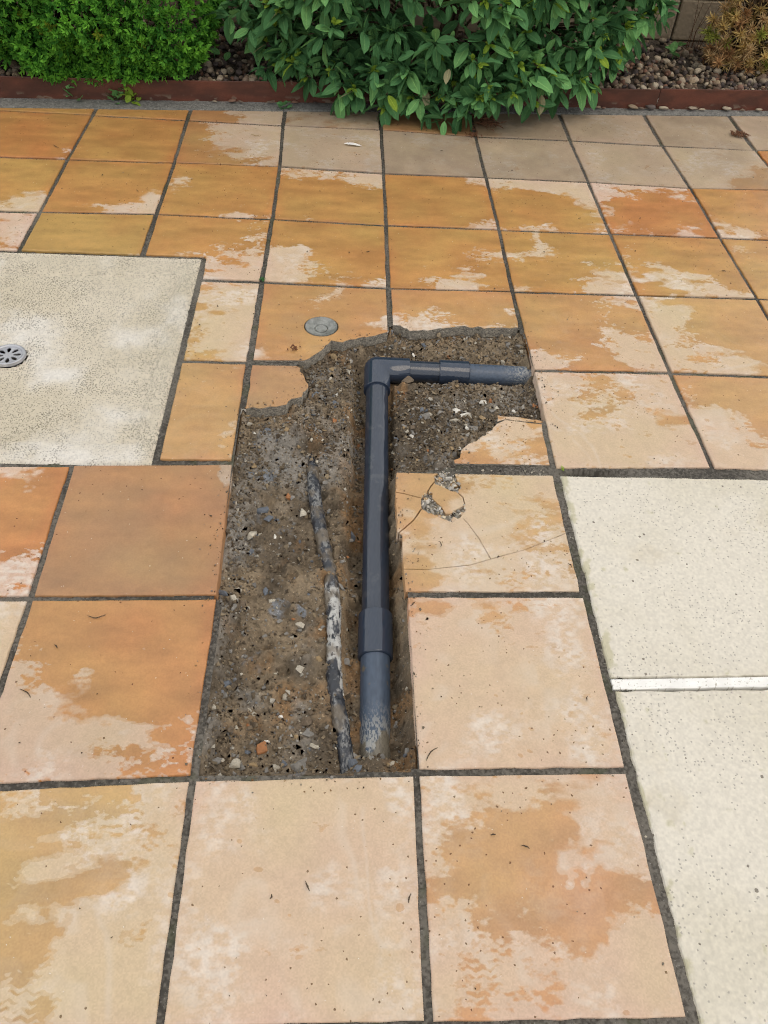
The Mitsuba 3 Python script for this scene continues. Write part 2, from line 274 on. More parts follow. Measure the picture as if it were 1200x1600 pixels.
add_tile(1, 4, jag([(.668,-1.828),(.69,-1.819),(.788,-1.829),(.789,-1.822),(.73,-1.809),(.672,-1.803)], 0, 6, .0015), raw=True, broken=True, label='thin broken strip of pale tile along the rubble edge')
# the cracked tile: one outline cut by its cracks, with a crater of missing stone
cr = jag([(.398,-2.393),(.784,-2.387),(.784,-2.029),(.393,-2.028),(.388,-2.10),(.388,-2.222),(.398,-2.232)], 3, 6, .0012)
crater = Polygon([(.446,-2.118),(.452,-2.102),(.466,-2.09),(.48,-2.094),(.478,-2.112),(.498,-2.14),(.506,-2.160),(.516,-2.160),(.532,-2.146),(.552,-2.131),(.556,-2.150),(.540,-2.176),(.518,-2.192),(.497,-2.181),(.461,-2.160),(.446,-2.150)])
crater2 = Polygon([(.484,-2.034),(.506,-2.020),(.540,-2.022),(.545,-2.060),(.552,-2.072),(.540,-2.092),(.524,-2.090),(.50,-2.074),(.484,-2.066)])
cracks = unary_union([LineString(l).buffer(w) for l, w in (([(.38,-2.093),(.41,-2.1),(.447,-2.112)], .0011), ([(.38,-2.236),(.405,-2.21),(.427,-2.185),(.448,-2.148)], .0016), ([(.466,-2.092),(.474,-2.075),(.489,-2.052)], .0016),
   ([(.538,-2.09),(.551,-2.108),(.554,-2.134)], .0012), ([(.546,-2.178),(.556,-2.195),(.576,-2.237),(.597,-2.299)], .0006), ([(.39,-2.331),(.454,-2.331),(.549,-2.317),(.597,-2.299),(.679,-2.27),(.79,-2.215)], .0006))])
pieces = Polygon(cr).buffer(0).difference(cracks).difference(crater.buffer(-.0022)).difference(crater2.buffer(-.002))
cracked = num('patio__tile'); tag(cracked, 'cracked pale tile with a crater of crushed stone')
tile_polys.append(Polygon(cr).buffer(0))
for g in sorted(getattr(pieces, 'geoms', [pieces]), key=lambda g: -g.area):
    if g.area < 1e-5: continue
    pts = slab_pts(np.array(g.simplify(.0004).exterior.coords)[:-1], .02, .0002, R)
    small = g.area < .02
    m = plate(pts, z=-.001 - (.004 if g.area < .006 else 0) * R.uniform(.4, 1), tilt=R.normal(size=2) * (.03 if g.area < .006 else .002), ctr=pts.mean(0), bev=.0008)
    put(cracked + '__fragment', m, 'stone_tile', uv=tile_uv(m, 1, 5))
rub = [(c, .0062 if c in (0,) else .005) for c in range(2)]
TILES = unary_union(tile_polys)

# ------------------------------------------------------------------ trench soil and joint mortar: one relief, two sheets
def n2(x, y, f, seed=0, octv=3): return meshkit.fbm(np.stack([x * f, y * f, np.full_like(x, .37)], -1), octv, seed)
def pipe_x(y): return np.interp(y, [-2.95, -2.75, -2.28, -1.97, -1.556], [.328, .331, .3405, .347, .356])
def pipe_z(y): return np.interp(y, [-2.95, -2.75, -1.556], [-.118, -.108, -.052])
OLD = np.array([(.176,-1.84,-.085),(.178,-1.90,-.070),(.187,-2.02,-.058),(.197,-2.11,-.055),(.214,-2.2,-.058),(.236,-2.305,-.062),(.245,-2.41,-.062),(.247,-2.57,-.062),(.26,-2.66,-.064),(.279,-2.772,-.072),(.295,-2.85,-.09)])
hx0, hx1, hy0, hy1, hs = -.05, .85, -2.86, -1.34, .0028
gx, gy = np.arange(hx0, hx1, hs), np.arange(hy0, hy1, hs)
X, Y = np.meshgrid(gx, gy)
inside = shapely.contains_xy(HOLE, X, Y)
D = (distance_transform_edt(inside) - distance_transform_edt(~inside)) * hs
_, near_ = distance_transform_edt(inside, return_indices=True)
on_tile = shapely.contains_xy(TILES.buffer(.003), X, Y)[near_[0], near_[1]]
from scipy.ndimage import gaussian_filter
RIM = gaussian_filter(np.where(on_tile, -.036, -.011), 1.2)        # the earth meets tiles below their underside, mortar near its top
def soil_base(X, Y, D):
    z = np.full_like(X, -.058)
    z += .020 * sstep(-2.02, -1.86, Y) * sstep(.34, .25, X)                            # upper, drier heap
    z += -.012 * np.exp(-((X - .09) / .07) ** 2 - ((Y + 2.10) / .035) ** 2)            # step below it
    z += .016 * sstep(.07, .0, X) * sstep(-1.9, -2.0, Y)                               # crumbs heaped along the left tiles
    z += -.010 * sstep(.22, .30, X) * sstep(-1.95, -2.1, Y)
    z += .018 * np.exp(-((X - .13) / .10) ** 2 - ((Y + 1.70) / .10) ** 2)
    d = X - pipe_x(Y); pz = pipe_z(Y)                                                   # slot cut for the pipe
    wl = .054 + .020 * (n2(X, Y, 14, 3) - .5)
    ch = sstep(wl + .024, wl, -d) * sstep(.05, .043, d) * sstep(-1.50, -1.53, Y)
    ch = np.where((d > 0) & (Y < -2.02), sstep(wl + .024, wl, -d) * sstep(-1.50, -1.53, Y), ch)
    z = z * (1 - ch) + (pz - .020 - .028 * sstep(.01, -.01, d) * sstep(-2.6, -2.3, Y) - .016 * sstep(-.01, .01, d) * sstep(-2.7, -2.5, Y) + .030 * (n2(X, Y, 22, 5) - .5) + .030 * sstep(-2.45, -2.75, Y)) * ch
    e = Y + 1.555                                                                        # slot of the side pipe
    hs_ = sstep(.062, .04, np.abs(e + .004)) * sstep(.34, .36, X)
    z = z * (1 - hs_) + (-.082 + .02 * (n2(X, Y, 26, 9) - .5)) * hs_
    pl = sstep(-1.605, -1.64, Y) * sstep(.40, .425, X) * sstep(-2.03, -2.01, Y)         # shelf between side pipe and tiles
    z = np.where(pl > 0, z * (1 - pl) + pl * (-.036 + .020 * sstep(-1.72, -1.95, Y) * sstep(.42, .52, X)), z)
    up = sstep(-1.50, -1.44, Y) * sstep(.38, .42, X)
    z = z * (1 - up) + up * (-.034)
    z += .075 * sstep(-2.725, -2.775, Y) * sstep(.075, .03, np.abs(X - .33)) * (.6 + .8 * n2(X, Y, 22, 8))   # earth over the old pipe end
    o = np.min(np.hypot(X[..., None] - np.interp(np.linspace(-2.8, -1.86, 60), OLD[::-1, 1], OLD[::-1, 0]), Y[..., None] - np.linspace(-2.8, -1.86, 60)), -1)
    z = np.where(Y < -1.9, z - .010 * np.exp(-(o / .024) ** 2), z + .012 * np.exp(-(o / .03) ** 2))
    for yy in (-2.312, -2.615, -2.455): z += .015 * np.exp(-((Y - yy) / .012) ** 2 - ((X - np.interp(yy, OLD[::-1, 1], OLD[::-1, 0]) + .004) / .016) ** 2) * (.8 if yy != -2.455 else .45)
    z += .026 * (n2(X, Y, 16, 1) - .5) + .020 * (n2(X, Y, 48, 2) - .5) + .022 * (.5 - np.abs(n2(X, Y, 34, 12, 2) - .5) * 4) * sstep(.45, .62, n2(X, Y, 7, 13)) + .013 * (n2(X, Y, 130, 4, 2) - .5)
    z += -.012 * 0
    k = sstep(-.004, .030, D + .026 * (n2(X, Y, 55, 6) - .5))
    return np.where(D > -.03, RIM * (1 - k) + np.minimum(z, -.002) * k, RIM)
Z = soil_base(X, Y, D)
gk = np.random.default_rng(3)
for q in range(520):                                                  # clods and half-buried lumps
    cx, cy, r = gk.uniform(0, .8), gk.uniform(-2.78, -1.42), min(.022, .0065 * math.exp(abs(gk.normal()) * .6))
    a0, a1, b0, b1 = (int((cx - r - hx0) / hs), int((cx + r - hx0) / hs) + 2, int((cy - r - hy0) / hs), int((cy + r - hy0) / hs) + 2); a0, b0 = max(a0, 0), max(b0, 0)
    sub = (slice(b0, b1), slice(a0, a1)); e = gk.uniform(.7, 1.3); an = gk.uniform(0, 3.14)
    u, v = (X[sub] - cx) * math.cos(an) + (Y[sub] - cy) * math.sin(an), -(X[sub] - cx) * math.sin(an) + (Y[sub] - cy) * math.cos(an)
    rr2 = (np.abs(u) / r) ** 2.6 + (np.abs(v) / (r * .8)) ** 2.6
    Z[sub] += np.where(D[sub] > .004, r * gk.uniform(.45, .85) * np.sqrt(np.clip(1 - rr2, 0, 1)) * (.8 + .4 * n2(X[sub], Y[sub], 160, q % 7, 2)), 0)
def soil_z(x, y): return map_coordinates(Z, [(np.atleast_1d(y) - hy0) / hs, (np.atleast_1d(x) - hx0) / hs], order=1, mode='nearest')
def grid_faces(keep):
    h, w = keep.shape; idx = np.arange(h * w).reshape(h, w)
    k = keep[:-1, :-1] & keep[1:, :-1] & keep[:-1, 1:] & keep[1:, 1:]
    a, b, c, d = idx[:-1, :-1][k], idx[:-1, 1:][k], idx[1:, 1:][k], idx[1:, :-1][k]
    return np.vstack([np.stack([a, b, c], 1), np.stack([a, c, d], 1)])
def sheet(X, Y, Z, keep):
    m = TM(np.stack([X, Y, Z], -1).reshape(-1, 3), grid_faces(keep)); m.remove_unreferenced_vertices(); return m
def soil_color(p, n, uv):
    x, y, z = p.x, p.y, p.z
    t = fbm(x * 9, y * 9, z * 9, 4)
    c = mix((.092, .072, .050), (.205, .158, .105), smoothstep(.34, .66, t))
    clay = smoothstep(.48, .74, fbm(x * 13, y * 13, 3., 6) + .26 * dr.exp(-dr.square((x - .29) / .055) - dr.square((y + 2.35) / .38)) + .10 * dr.exp(-dr.square((x - .4) / .06)) - .06)
    c = mix(c, mi.Color3f(.21, .122, .056), clay * .75)
    ash = smoothstep(.46, .72, fbm(x * 11 + 9, y * 11, 6., 6) + .30 * dr.exp(-dr.square((x - .10) / .11) - dr.square((y + 1.91) / .12)) + .11 * dr.exp(-dr.square((x - .02) / .04)) - .12)
    c = mix(c, mi.Color3f(.215, .200, .178), ash * .85)
    blue = smoothstep(.72, .86, fbm(x * 17, y * 17, 2., 5) + .24 * dr.exp(-dr.square((x - .09) / .05) - dr.square((y + 1.985) / .028)) + .2 * dr.exp(-dr.square((x - .035) / .025) - dr.square((y + 2.595) / .025)))
    c = mix(c, mi.Color3f(.165, .182, .205), blue * .9)
    g = noise(x * 330, y * 330, z * 330); h = noise(x * 560, y * 560, z * 560)
    c = c * (.62 + .75 * fbm(x * 180, y * 180, z * 180, 3))
    c = dr.select(g > .87, c * 2.1, c)
    return dr.select(h < .06, c * .6, c)
scene['soil_earth'] = {'type': 'twosided', 'bsdf': bumped({'type': 'principled', 'base_color': proc(soil_color), 'roughness': .85, 'specular': .3}, lambda p, n, uv: fbm(p.x * 260, p.y * 260, p.z * 260, 3), .004)}
k = put('soil', sheet(X, Y, Z, D > -.012), 'soil_earth', smooth=True, kind='structure'); tag(k, 'dug-out brown and grey soil in the trench')
def joint_sheet(x0, x1, y0, y1, s):
    X, Y = np.meshgrid(np.arange(x0, x1, s), np.arange(y0, y1, s))
    core = TILES.buffer(-.008)
    keep = ~shapely.contains_xy(core, X, Y) & ~shapely.contains_xy(HOLE, X, Y) & ~shapely.contains_xy(sbox(SL[0] + .02, SL[2] + .02, SL[1] - .02, SL[3] - .02), X, Y) & ~shapely.contains_xy(sbox(.85, -4.2, 3, -2.06), X, Y)
    keep &= Y < kerb_y(X) + .02
    Zj = -.0056 + .006 * (n2(X, Y, 40, 1) - .5) + .007 * (n2(X, Y, 110, 2, 2) - .5)
    hole_r = np.exp(-((X - .88) / .075) ** 2 - ((Y + 2.012) / .006) ** 2)                 # missing mortar at the pad's corner
    Zj -= .02 * np.minimum(1, hole_r * 1.6)
    return sheet(X, Y, Zj, keep)
put('patio', cat([joint_sheet(-1.3, 2.35, -3.62, .40, .0062), joint_sheet(-2.05, -1.3, -3.62, .4, .02), joint_sheet(-2.05, 2.35, -4.02, -3.61, .02)]), 'joint_mortar', smooth=True, kind='structure')
# the bed under the paving, cut away round the trench
bed = sbox(-2.05, -4.05, 2.4, .5).difference(sbox(-.04, -2.85, .84, -1.36))
scene_bed = trimesh.creation.extrude_polygon(bed, .02, engine='earcut'); scene_bed.apply_translation([0, 0, -.045])
put('patio__mortar_bed', scene_bed, 'joint_mortar')

# ------------------------------------------------------------------ concrete pads, white strip
def pad_color(base, dark, pit, f=150.):
    def fn(p, n, uv):
        x, y = p.x, p.y
        big = fbm(x * 4.5, y * 4.5, 1., 4); t = fbm(x * 190, y * 190, 2., 3)
        c = mix(base, (base[0] * .92, base[1] * .91, base[2] * .87), smoothstep(.35, .7, big))
        c = c * (.86 + .28 * t)
        v1, v2, vr = voronoi(x * f, y * f)
        sp = smoothstep(.32, .2, v1) * dr.select(vr < pit + .22 * (smoothstep(.4, .8, fbm(x * 8, y * 8, 4., 4))), 1., 0.)
        c = mix(c, mi.Color3f(*dark), sp * .8)
        w1, w2, wr = voronoi(x * 24, y * 24)
        return dr.select((w1 < .10 * noise(x * 60, y * 60)) & (wr < .2), mi.Color3f(.2, .18, .15), c)
    return fn
def slab_color(p, n, uv):
    x, y = p.x, p.y
    c = mi.Color3f(pad_color((.495, .452, .368), (.13, .12, .095), .50, 175.)(p, n, uv))
    lime = smoothstep(.44, .78, fbm(x * 6, y * 6, 3., 5) + .48 * dr.exp(-dr.square((x + .66) / .14) - dr.square((y + 1.50) / .13)) - .08)
    c = mix(c, mi.Color3f(.60, .585, .555) * (.85 + .3 * fbm(x * 190, y * 190, 2., 3)), lime * .8)
    rimn = smoothstep(.48, .66, fbm(x * 18, y * 18, 6., 5) + .24 * dr.exp(-dr.square((x + .24) / .06)))
    g1, g2, g3 = voronoi(x * 170, y * 170); grit = smoothstep(.4, .25, g1) * dr.select(g3 < .55, 1., 0.)
    return mix(c, mi.Color3f(.13, .12, .095), rimn * grit * .7)
def pad_bump(p, n, uv):
    v1, _, _ = voronoi(p.x * 120, p.y * 120); return .5 * fbm(p.x * 150, p.y * 150, p.z * 150, 3) + .25 * v1
scene['drain_concrete'] = {'type': 'twosided', 'bsdf': bumped({'type': 'principled', 'base_color': proc(slab_color), 'roughness': .85, 'specular': .3}, pad_bump, .006)}
def cream_color(p, n, uv):
    x, y = p.x, p.y
    c = mi.Color3f(pad_color((.56, .53, .462), (.30, .28, .24), .035)(p, n, uv))
    st = smoothstep(.60, .90, fbm(x * 7, y * 7, 7., 5) + .30 * dr.exp(-dr.square((x - .86) / .08) - dr.square((y + 2.10) / .10)) + .2 * dr.exp(-dr.square((x - .97) / .08) - dr.square((y + 2.27) / .09)) - .08)
    c = mix(c, mi.Color3f(.41, .355, .25) * (.88 + .24 * fbm(x * 190, y * 190, 2., 3)), st * .7)
    ye = smoothstep(.70, .88, fbm(x * 40, y * 40, 5., 5) + .30 * dr.exp(-dr.square((x - .810) / .014)) - .03)
    return mix(c, mi.Color3f(.34, .32, .17), ye * .5)
scene['cream_concrete'] = {'type': 'twosided', 'bsdf': bumped({'type': 'principled', 'base_color': proc(cream_color), 'roughness': .8, 'specular': .3}, pad_bump, .004)}
# drain slab: a shallow dish with a raised rim
xs, ys = np.arange(SL[0], SL[1] + .001, .006), np.arange(SL[2], SL[3] + .001, .006)
XS, YS = np.meshgrid(xs, ys)
ed = np.minimum(np.minimum(XS - SL[0], SL[1] - XS), np.minimum(YS - SL[2], SL[3] - YS))
inn = np.minimum(np.minimum(XS - SL[0] - .06, SL[1] - .05 - XS), np.minimum(YS - SL[2] - .075, SL[3] - .11 - YS))
rr = np.hypot(XS + .672, YS + 1.59)
ZS = .002 - .008 * sstep(-.006, .008, inn) - .010 * sstep(.45, .05, rr) * sstep(0, .05, inn) + .003 * (n2(XS, YS, 25, 1) - .5) + .0022 * (n2(XS, YS, 150, 3, 2) - .5)
ZS -= .007 * (1 - sstep(-.001, .011 + .0, ed + .006 * (n2(XS, YS, 90, 2) - .5)))
m = sheet(XS, YS, ZS, rr > .0455)
k = put('concrete_slab', m, 'drain_concrete', smooth=True)
tag(k, 'worn cream concrete slab with a round drain, left of the trench', 'concrete slab')
def soft_pad(ring, z=0., thick=.05): return plate(slab_pts(ring, .02, .0009, R), thick=thick, bev=.006, z=z)
k = put('concrete_slab', soft_pad([(.806,-2.603),(2.2,-2.575),(2.2,-2.022),(.804,-2.028)], .001), 'cream_concrete'); tag(k, 'smooth cream concrete slab above the white strip', 'concrete slab')
k = put('concrete_slab', soft_pad([(.818,-4.0),(2.2,-4.0),(2.2,-2.608),(.810,-2.6335)], .0), 'cream_concrete'); tag(k, 'smooth cream concrete slab below the white strip at the right', 'concrete slab')
scene['white_strip_paint'] = {'type': 'principled', 'base_color': proc(lambda p, n, uv: dr.select(noise(p.x * 330, p.y * 330) > .86, mi.Color3f(.4, .38, .33), mi.Color3f(.68, .68, .66) * (.88 + .24 * fbm(p.x * 60, p.y * 60, 0., 3)))), 'roughness': .7}
sx = np.linspace(.806, 2.2, 60); sy = -2.604 + .030 * (sx - .806) ** 1.15
k = put('white_strip', plate(np.vstack([np.c_[sx, sy - .0262 + R.normal(size=60) * .0006], np.c_[sx, sy - .0035][::-1]]), thick=.03, bev=.002, z=.0002), 'white_strip_paint')
tag(k, 'narrow white strip laid between the two cream concrete slabs', 'strip')

# ------------------------------------------------------------------ kerb, steel edging, planting bed, wall, ground
scene['kerb_concrete'] = {'type': 'twosided', 'bsdf': bumped({'type': 'principled', 'base_color': proc(grit_color((.105, .105, .10), (.17, .168, .16), (.26, .25, .23), 140.)), 'roughness': .85}, lambda p, n, uv: fbm(p.x * 120, p.y * 120, p.z * 120, 3), .005)}
xs = np.arange(-2.4, 2.8, .012); prof = [(0, -.05), (0, -.004), (.003, .0), (.006, .0015), (.04, .002), (.075, .002), (.10, .002)]
V = np.array([[(x, kerb_y(x) + d * (edge_y(x) - kerb_y(x) + .02) / .1, h) for x in xs] for d, h in prof])
V[1:, :, 2] += .006 * (n2(V[1:, :, 0], V[1:, :, 1], 30, 2) - .5) + .004 * (n2(V[1:, :, 0], V[1:, :, 1], 120, 3) - .5); V[:, :, 1] += .005 * (n2(V[..., 0], V[..., 2] * 0, 25, 5) - .5)
k = put('kerb', TM(V.reshape(-1, 3), grid_faces(np.ones(V.shape[:2], bool))[:, ::-1]), 'kerb_concrete', smooth=True, kind='structure'); tag(k, 'rough grey concrete kerb between the tiles and the rusty edging')
def rust(p, n, uv):
    t = fbm(p.x * 9, p.y * 9, p.z * 22, 4)
    c = mix((.066, .024, .015), (.112, .036, .021), smoothstep(.35, .65, t))
    c = c * (.85 + .3 * noise(p.x * 260, p.y * 260, p.z * 260))
    return mix(c, mi.Color3f(.20, .15, .11), smoothstep(.62, .72, fbm(p.x * 26, 4., p.z * 40, 3)) * smoothstep(.035, .01, p.z) * .7)
scene['rusty_steel'] = {'type': 'twosided', 'bsdf': {'type': 'principled', 'base_color': proc(rust), 'roughness': .55, 'specular': .4}}
edging = 'steel_edging'
for a, b, dz in ((-2.4, -.9, 0), (-.9, 1.66, .0), (1.663, 2.8, .004)):
    xs = np.linspace(a, b, 40); pr = [(0, -.04), (0, .084 + dz), (.001, .086 + dz), (.004, .086 + dz), (.005, .084 + dz), (.005, -.04)]
    V = np.array([[(x, edge_y(x) + d + .004 * math.sin(x * 2.3), h + .002 * math.sin(x * 3.1)) for x in xs] for d, h in pr])
    put(edging + '__plate', TM(V.reshape(-1, 3), grid_faces(np.ones(V.shape[:2], bool))[:, ::-1]), 'rusty_steel')
tag(edging, 'long low rusty brown steel edging along the planting bed', 'edging')
scene['bed_soil'] = {'type': 'twosided', 'bsdf': {'type': 'principled', 'base_color': proc(grit_color((.03, .024, .018), (.06, .047, .034), (.14, .12, .10), 120.)), 'roughness': .9}}
XB, YB = np.meshgrid(np.arange(-2.4, 2.81, .02), np.linspace(0, 1, 44)); YY = edge_y(XB) + .004 + YB * (1.06 + .04 * XB - edge_y(XB))
ZB = .050 + .02 * (n2(XB, YY, 8, 1) - .5) + .012 * (n2(XB, YY, 40, 2) - .5)
k = put('planting_bed', sheet(XB, YY, ZB, np.ones(XB.shape, bool)), 'bed_soil', smooth=True, kind='structure'); tag(k, 'dark soil of the planting bed behind the rusty edging')
scene['wall_block'] = {'type': 'twosided', 'bsdf': bumped({'type': 'principled', 'base_color': proc(lambda p, n, uv: mix((.24, .19, .13), (.32, .26, .185), fbm(p.x * 5, p.y * 5, p.z * 7, 4)) * (.85 + .3 * fbm(p.x * 90, p.y * 90, p.z * 90, 3))), 'roughness': .9}, lambda p, n, uv: fbm(p.x * 80, p.y * 80, p.z * 80, 3), .004)}
def wall_y(x): return 1.07 + .04 * x
def rbox(x0, x1, y0, y1, z0, z1, b=.006):
    v = []
    for sx in (0, 1):
        for sy_ in (0, 1):
            for sz in (0, 1):
                c = np.array([(x0, x1)[sx], (y0, y1)[sy_], (z0, z1)[sz]]); s = np.array([1 - 2 * sx, 1 - 2 * sy_, 1 - 2 * sz]) * b
                for a in range(3): q = c + s; q[a] = c[a]; v.append(q)
    h = ConvexHull(np.array(v)); p = h.points; f = h.simplices.copy(); o = p.mean(0)
    bad = (np.cross(p[f[:, 1]] - p[f[:, 0]], p[f[:, 2]] - p[f[:, 0]]) * (p[f].mean(1) - o)).sum(1) < 0; f[bad] = f[bad][:, ::-1]
    return TM(p, f)
wall = num('garden_wall')
core = rbox(-2.4, 2.8, .03, .15, -.1, 1.69, .002); core.vertices[:, 1] += wall_y(core.vertices[:, 0])
scene[wall] = mikit.ply(core, 'kerb_concrete'); tag(wall, 'beige block garden wall behind the shrubs', 'wall')
for c in range(9):
    x = -2.4 - (.25 if c % 2 else 0) + .08
    while x < 2.8:
        a, b = max(x, -2.4) + .005, min(x + .5, 2.8) - .005
        if b - a > .05:
            mm = rbox(a, b, 0, .035, c * .19 + .030 + .005 - .17 + .19 * 0, c * .19 + .215 - .17, .006); mm.vertices[:, 1] += wall_y(mm.vertices[:, 0]) + R.normal() * .001
            put(wall + '__block', mm, 'wall_block')
        x += .5
scene['ground_gravel'] = {'type': 'twosided', 'bsdf': {'type': 'principled', 'base_color': proc(grit_color((.16, .15, .13), (.26, .24, .2), (.34, .32, .28), 40.)), 'roughness': .9}}
g = sbox(-150, -150, 150, 150).difference(sbox(-2.04, -4.04, 2.38, 1.2))
gm = trimesh.creation.triangulate_polygon(g, engine='earcut')
k = put('ground', TM(np.c_[gm[0], np.full(len(gm[0]), -.02)], gm[1]), 'ground_gravel', kind='structure'); tag(k, 'grey ground around the patio')

# ------------------------------------------------------------------ drain grate and round cap
import manifold3d as m3
scene['drain_metal'] = {'type': 'twosided', 'bsdf': {'type': 'principled', 'base_color': proc(lambda p, n, uv: mix((.30, .31, .34), (.52, .53, .56), fbm(p.x * 60, p.y * 60, 0., 3))), 'metallic': .6, 'roughness': .38}}
scene['drain_dark'] = {'type': 'principled', 'base_color': rgb(.16, .16, .155), 'roughness': .6}
def man(t): return m3.Manifold(m3.Mesh(vert_properties=np.asarray(t.vertices, np.float32), tri_verts=np.asarray(t.faces, np.uint32)))
disc = m3.CrossSection.circle(.0375, 64)
for q in range(8):
    a = q * 45 + 10; sl = m3.CrossSection.circle(.0045, 16).translate((.014, 0)); s2 = m3.CrossSection.circle(.0068, 20).translate((.0265, 0)); s3 = m3.CrossSection.circle(.0012, 8).translate((.0335, 0))
    disc = disc - m3.CrossSection.batch_hull([sl.scale((1, .75)).translate((.0035, 0)), s2.scale((1, .8)), s3]).rotate(a)
dm = m3.Manifold.extrude(disc, .003)
pl = 'drain'
dz0 = -.0032 + float(ZS[np.argmin(abs(ys + 1.59)), np.argmin(abs(xs + .62))])
put(pl + '__rim', (lambda t: (t.apply_translation([-.672, -1.59, dz0 + .001]), t)[1])(lathe([(.036, -.006), (.0375, .0005), (.040, .003), (.044, .0035), (.0465, .002), (.0475, -.006)], 64)), 'drain_metal', smooth=40)
put(pl + '__grate', dm.translate((-.672, -1.59, dz0 - .0035)), 'drain_metal')
put(pl + '__well', (lambda t: (t.apply_translation([-.672, -1.59, dz0]), t)[1])(lathe([(.0001, -.05), (.038, -.05), (.038, -.004)][::1], 40)), 'drain_dark')
tag(pl, 'round metal drain cover with petal slots, set in the worn concrete slab', 'drain')
scene['cap_metal'] = {'type': 'twosided', 'bsdf': {'type': 'principled', 'base_color': proc(lambda p, n, uv: mix((.13, .138, .13), (.215, .225, .215), smoothstep(.3, .7, fbm(p.x * 50, p.y * 50, 0., 4))) * (.85 + .3 * noise(p.x * 300, p.y * 300))), 'roughness': .5, 'specular': .6}}
cp = 'round_cap'
put(cp + '__ring', (lambda t: (t.apply_translation([.19, -1.42, 0]), t)[1])(lathe([(.0195, -.014), (.0205, -.0075), (.024, -.0070), (.033, -.0062), (.0410, -.0018), (.0445, .0020), (.0468, .0022), (.0482, -.001), (.0485, -.02)], 64)), 'cap_metal', smooth=30)
put(cp + '__center', (lambda t: (t.apply_translation([.19, -1.42, 0]), t)[1])(lathe([(.00005, -.0060), (.012, -.0058), (.0165, -.0062), (.0176, -.0075), (.018, -.016)], 48)), 'cap_metal', smooth=30)
tag(cp, 'round grey metal cap set flush in the broken ochre tile', 'cap')

# ------------------------------------------------------------------ pipes
def pvc(p, n, uv):
    s = noise(p.x * 400, p.y * 40, p.z * 400) * .12 + fbm(p.x * 30, p.y * 30, p.z * 30, 3) * .25
    c = mi.Color3f(.019, .028, .047) * (.80 + s)
    dust = smoothstep(.60, .75, fbm(p.x * 45, p.y * 45, p.z * 45, 4))
    return mix(c, mi.Color3f(.10, .105, .11), dust * .22)
scene['grey_pvc'] = {'type': 'principled', 'base_color': proc(pvc), 'roughness': .17, 'specular': .75}
scene['fitting_pvc'] = {'type': 'principled', 'base_color': proc(lambda p, n, uv: mi.Color3f(.022, .033, .056) * (.92 + .16 * fbm(p.x * 60, p.y * 60, p.z * 60, 3))), 'roughness': .10, 'specular': .7}
def old_pvc(p, n, uv):
    c = mi.Color3f(.052, .074, .112) * (.75 + .5 * fbm(p.x * 200, p.y * 60, p.z * 200, 3))
    # scraped, chalky end: thin scratches and clumps near where it goes into the earth
    zone = dr.maximum(smoothstep(-2.60, -2.72, p.y) * smoothstep(-2.775, -2.745, p.y + .55 * dr.abs(p.x - .331)), smoothstep(.70, .80, p.x) * .75)
    sc = smoothstep(.42, .66, fbm(p.x * 330, p.y * 150, p.z * 330, 3) + .16 * zone - .06)
    c = mix(c, mi.Color3f(.36, .36, .33), sc * zone * .72)
    mud = smoothstep(.5, .62, fbm(p.x * 50, p.y * 50, p.z * 50, 4) + .45 * smoothstep(-2.69, -2.76, p.y - .9 * dr.abs(p.x - .331)) - .14)
    return mix(c, mi.Color3f(.125, .105, .07), mud * .8)
scene['old_pvc'] = {'type': 'principled', 'base_color': proc(old_pvc), 'roughness': .42, 'specular': .5}
PR = .0315
run = 'drain_pipe'
def axis_pts(y0, y1, n=40):
    y = np.linspace(y0, y1, n); return np.c_[pipe_x(y), y, pipe_z(y)]
def seg(P, prof, sides=48):
    """a turned tube along the polyline P: prof gives (fraction along, radius)"""
    P = np.asarray(P, float); s = np.r_[0, np.cumsum(np.linalg.norm(np.diff(P, axis=0), axis=1))]; s /= s[-1]
    fr = np.array([a for a, _ in prof]); rd = np.array([b for _, b in prof])
    return tube(np.stack([np.interp(fr, s, P[:, c]) for c in range(3)], 1), rd, sides, caps=False)
put(run + '__pipe', seg(axis_pts(-1.62, -2.44), [(t, PR) for t in np.linspace(0, 1, 30)]), 'grey_pvc', smooth=True)
CR = .0385
coup = [(0, PR - .002), (0.0005, CR - .0015), (.02, CR), (.475, CR), (.48, CR - .0003), (.487, CR - .0003), (.492, CR), (.97, CR), (.985, CR - .001), (.9999, CR - .003), (1, PR - .002)]
put(run + '__coupling', seg(axis_pts(-2.395, -2.505), coup, 64), 'fitting_pvc', smooth=35)
k = put(run + '__old_pipe', seg(axis_pts(-2.48, -2.95), [(t, PR + .0005) for t in np.linspace(0, 1, 20)]), 'old_pvc', smooth=True); tag(k, 'older scraped grey pipe end running into the earth')
E0 = np.array([.3562, -1.553, -.052]); hxd = np.array([.452, -.008, -.006]); hxd /= np.linalg.norm(hxd); hd = np.array([.008, -.98, -.045]); hd = np.array([pipe_x(-1.75) - E0[0], -.197, pipe_z(-1.75) - E0[2]]); hd /= np.linalg.norm(hd)
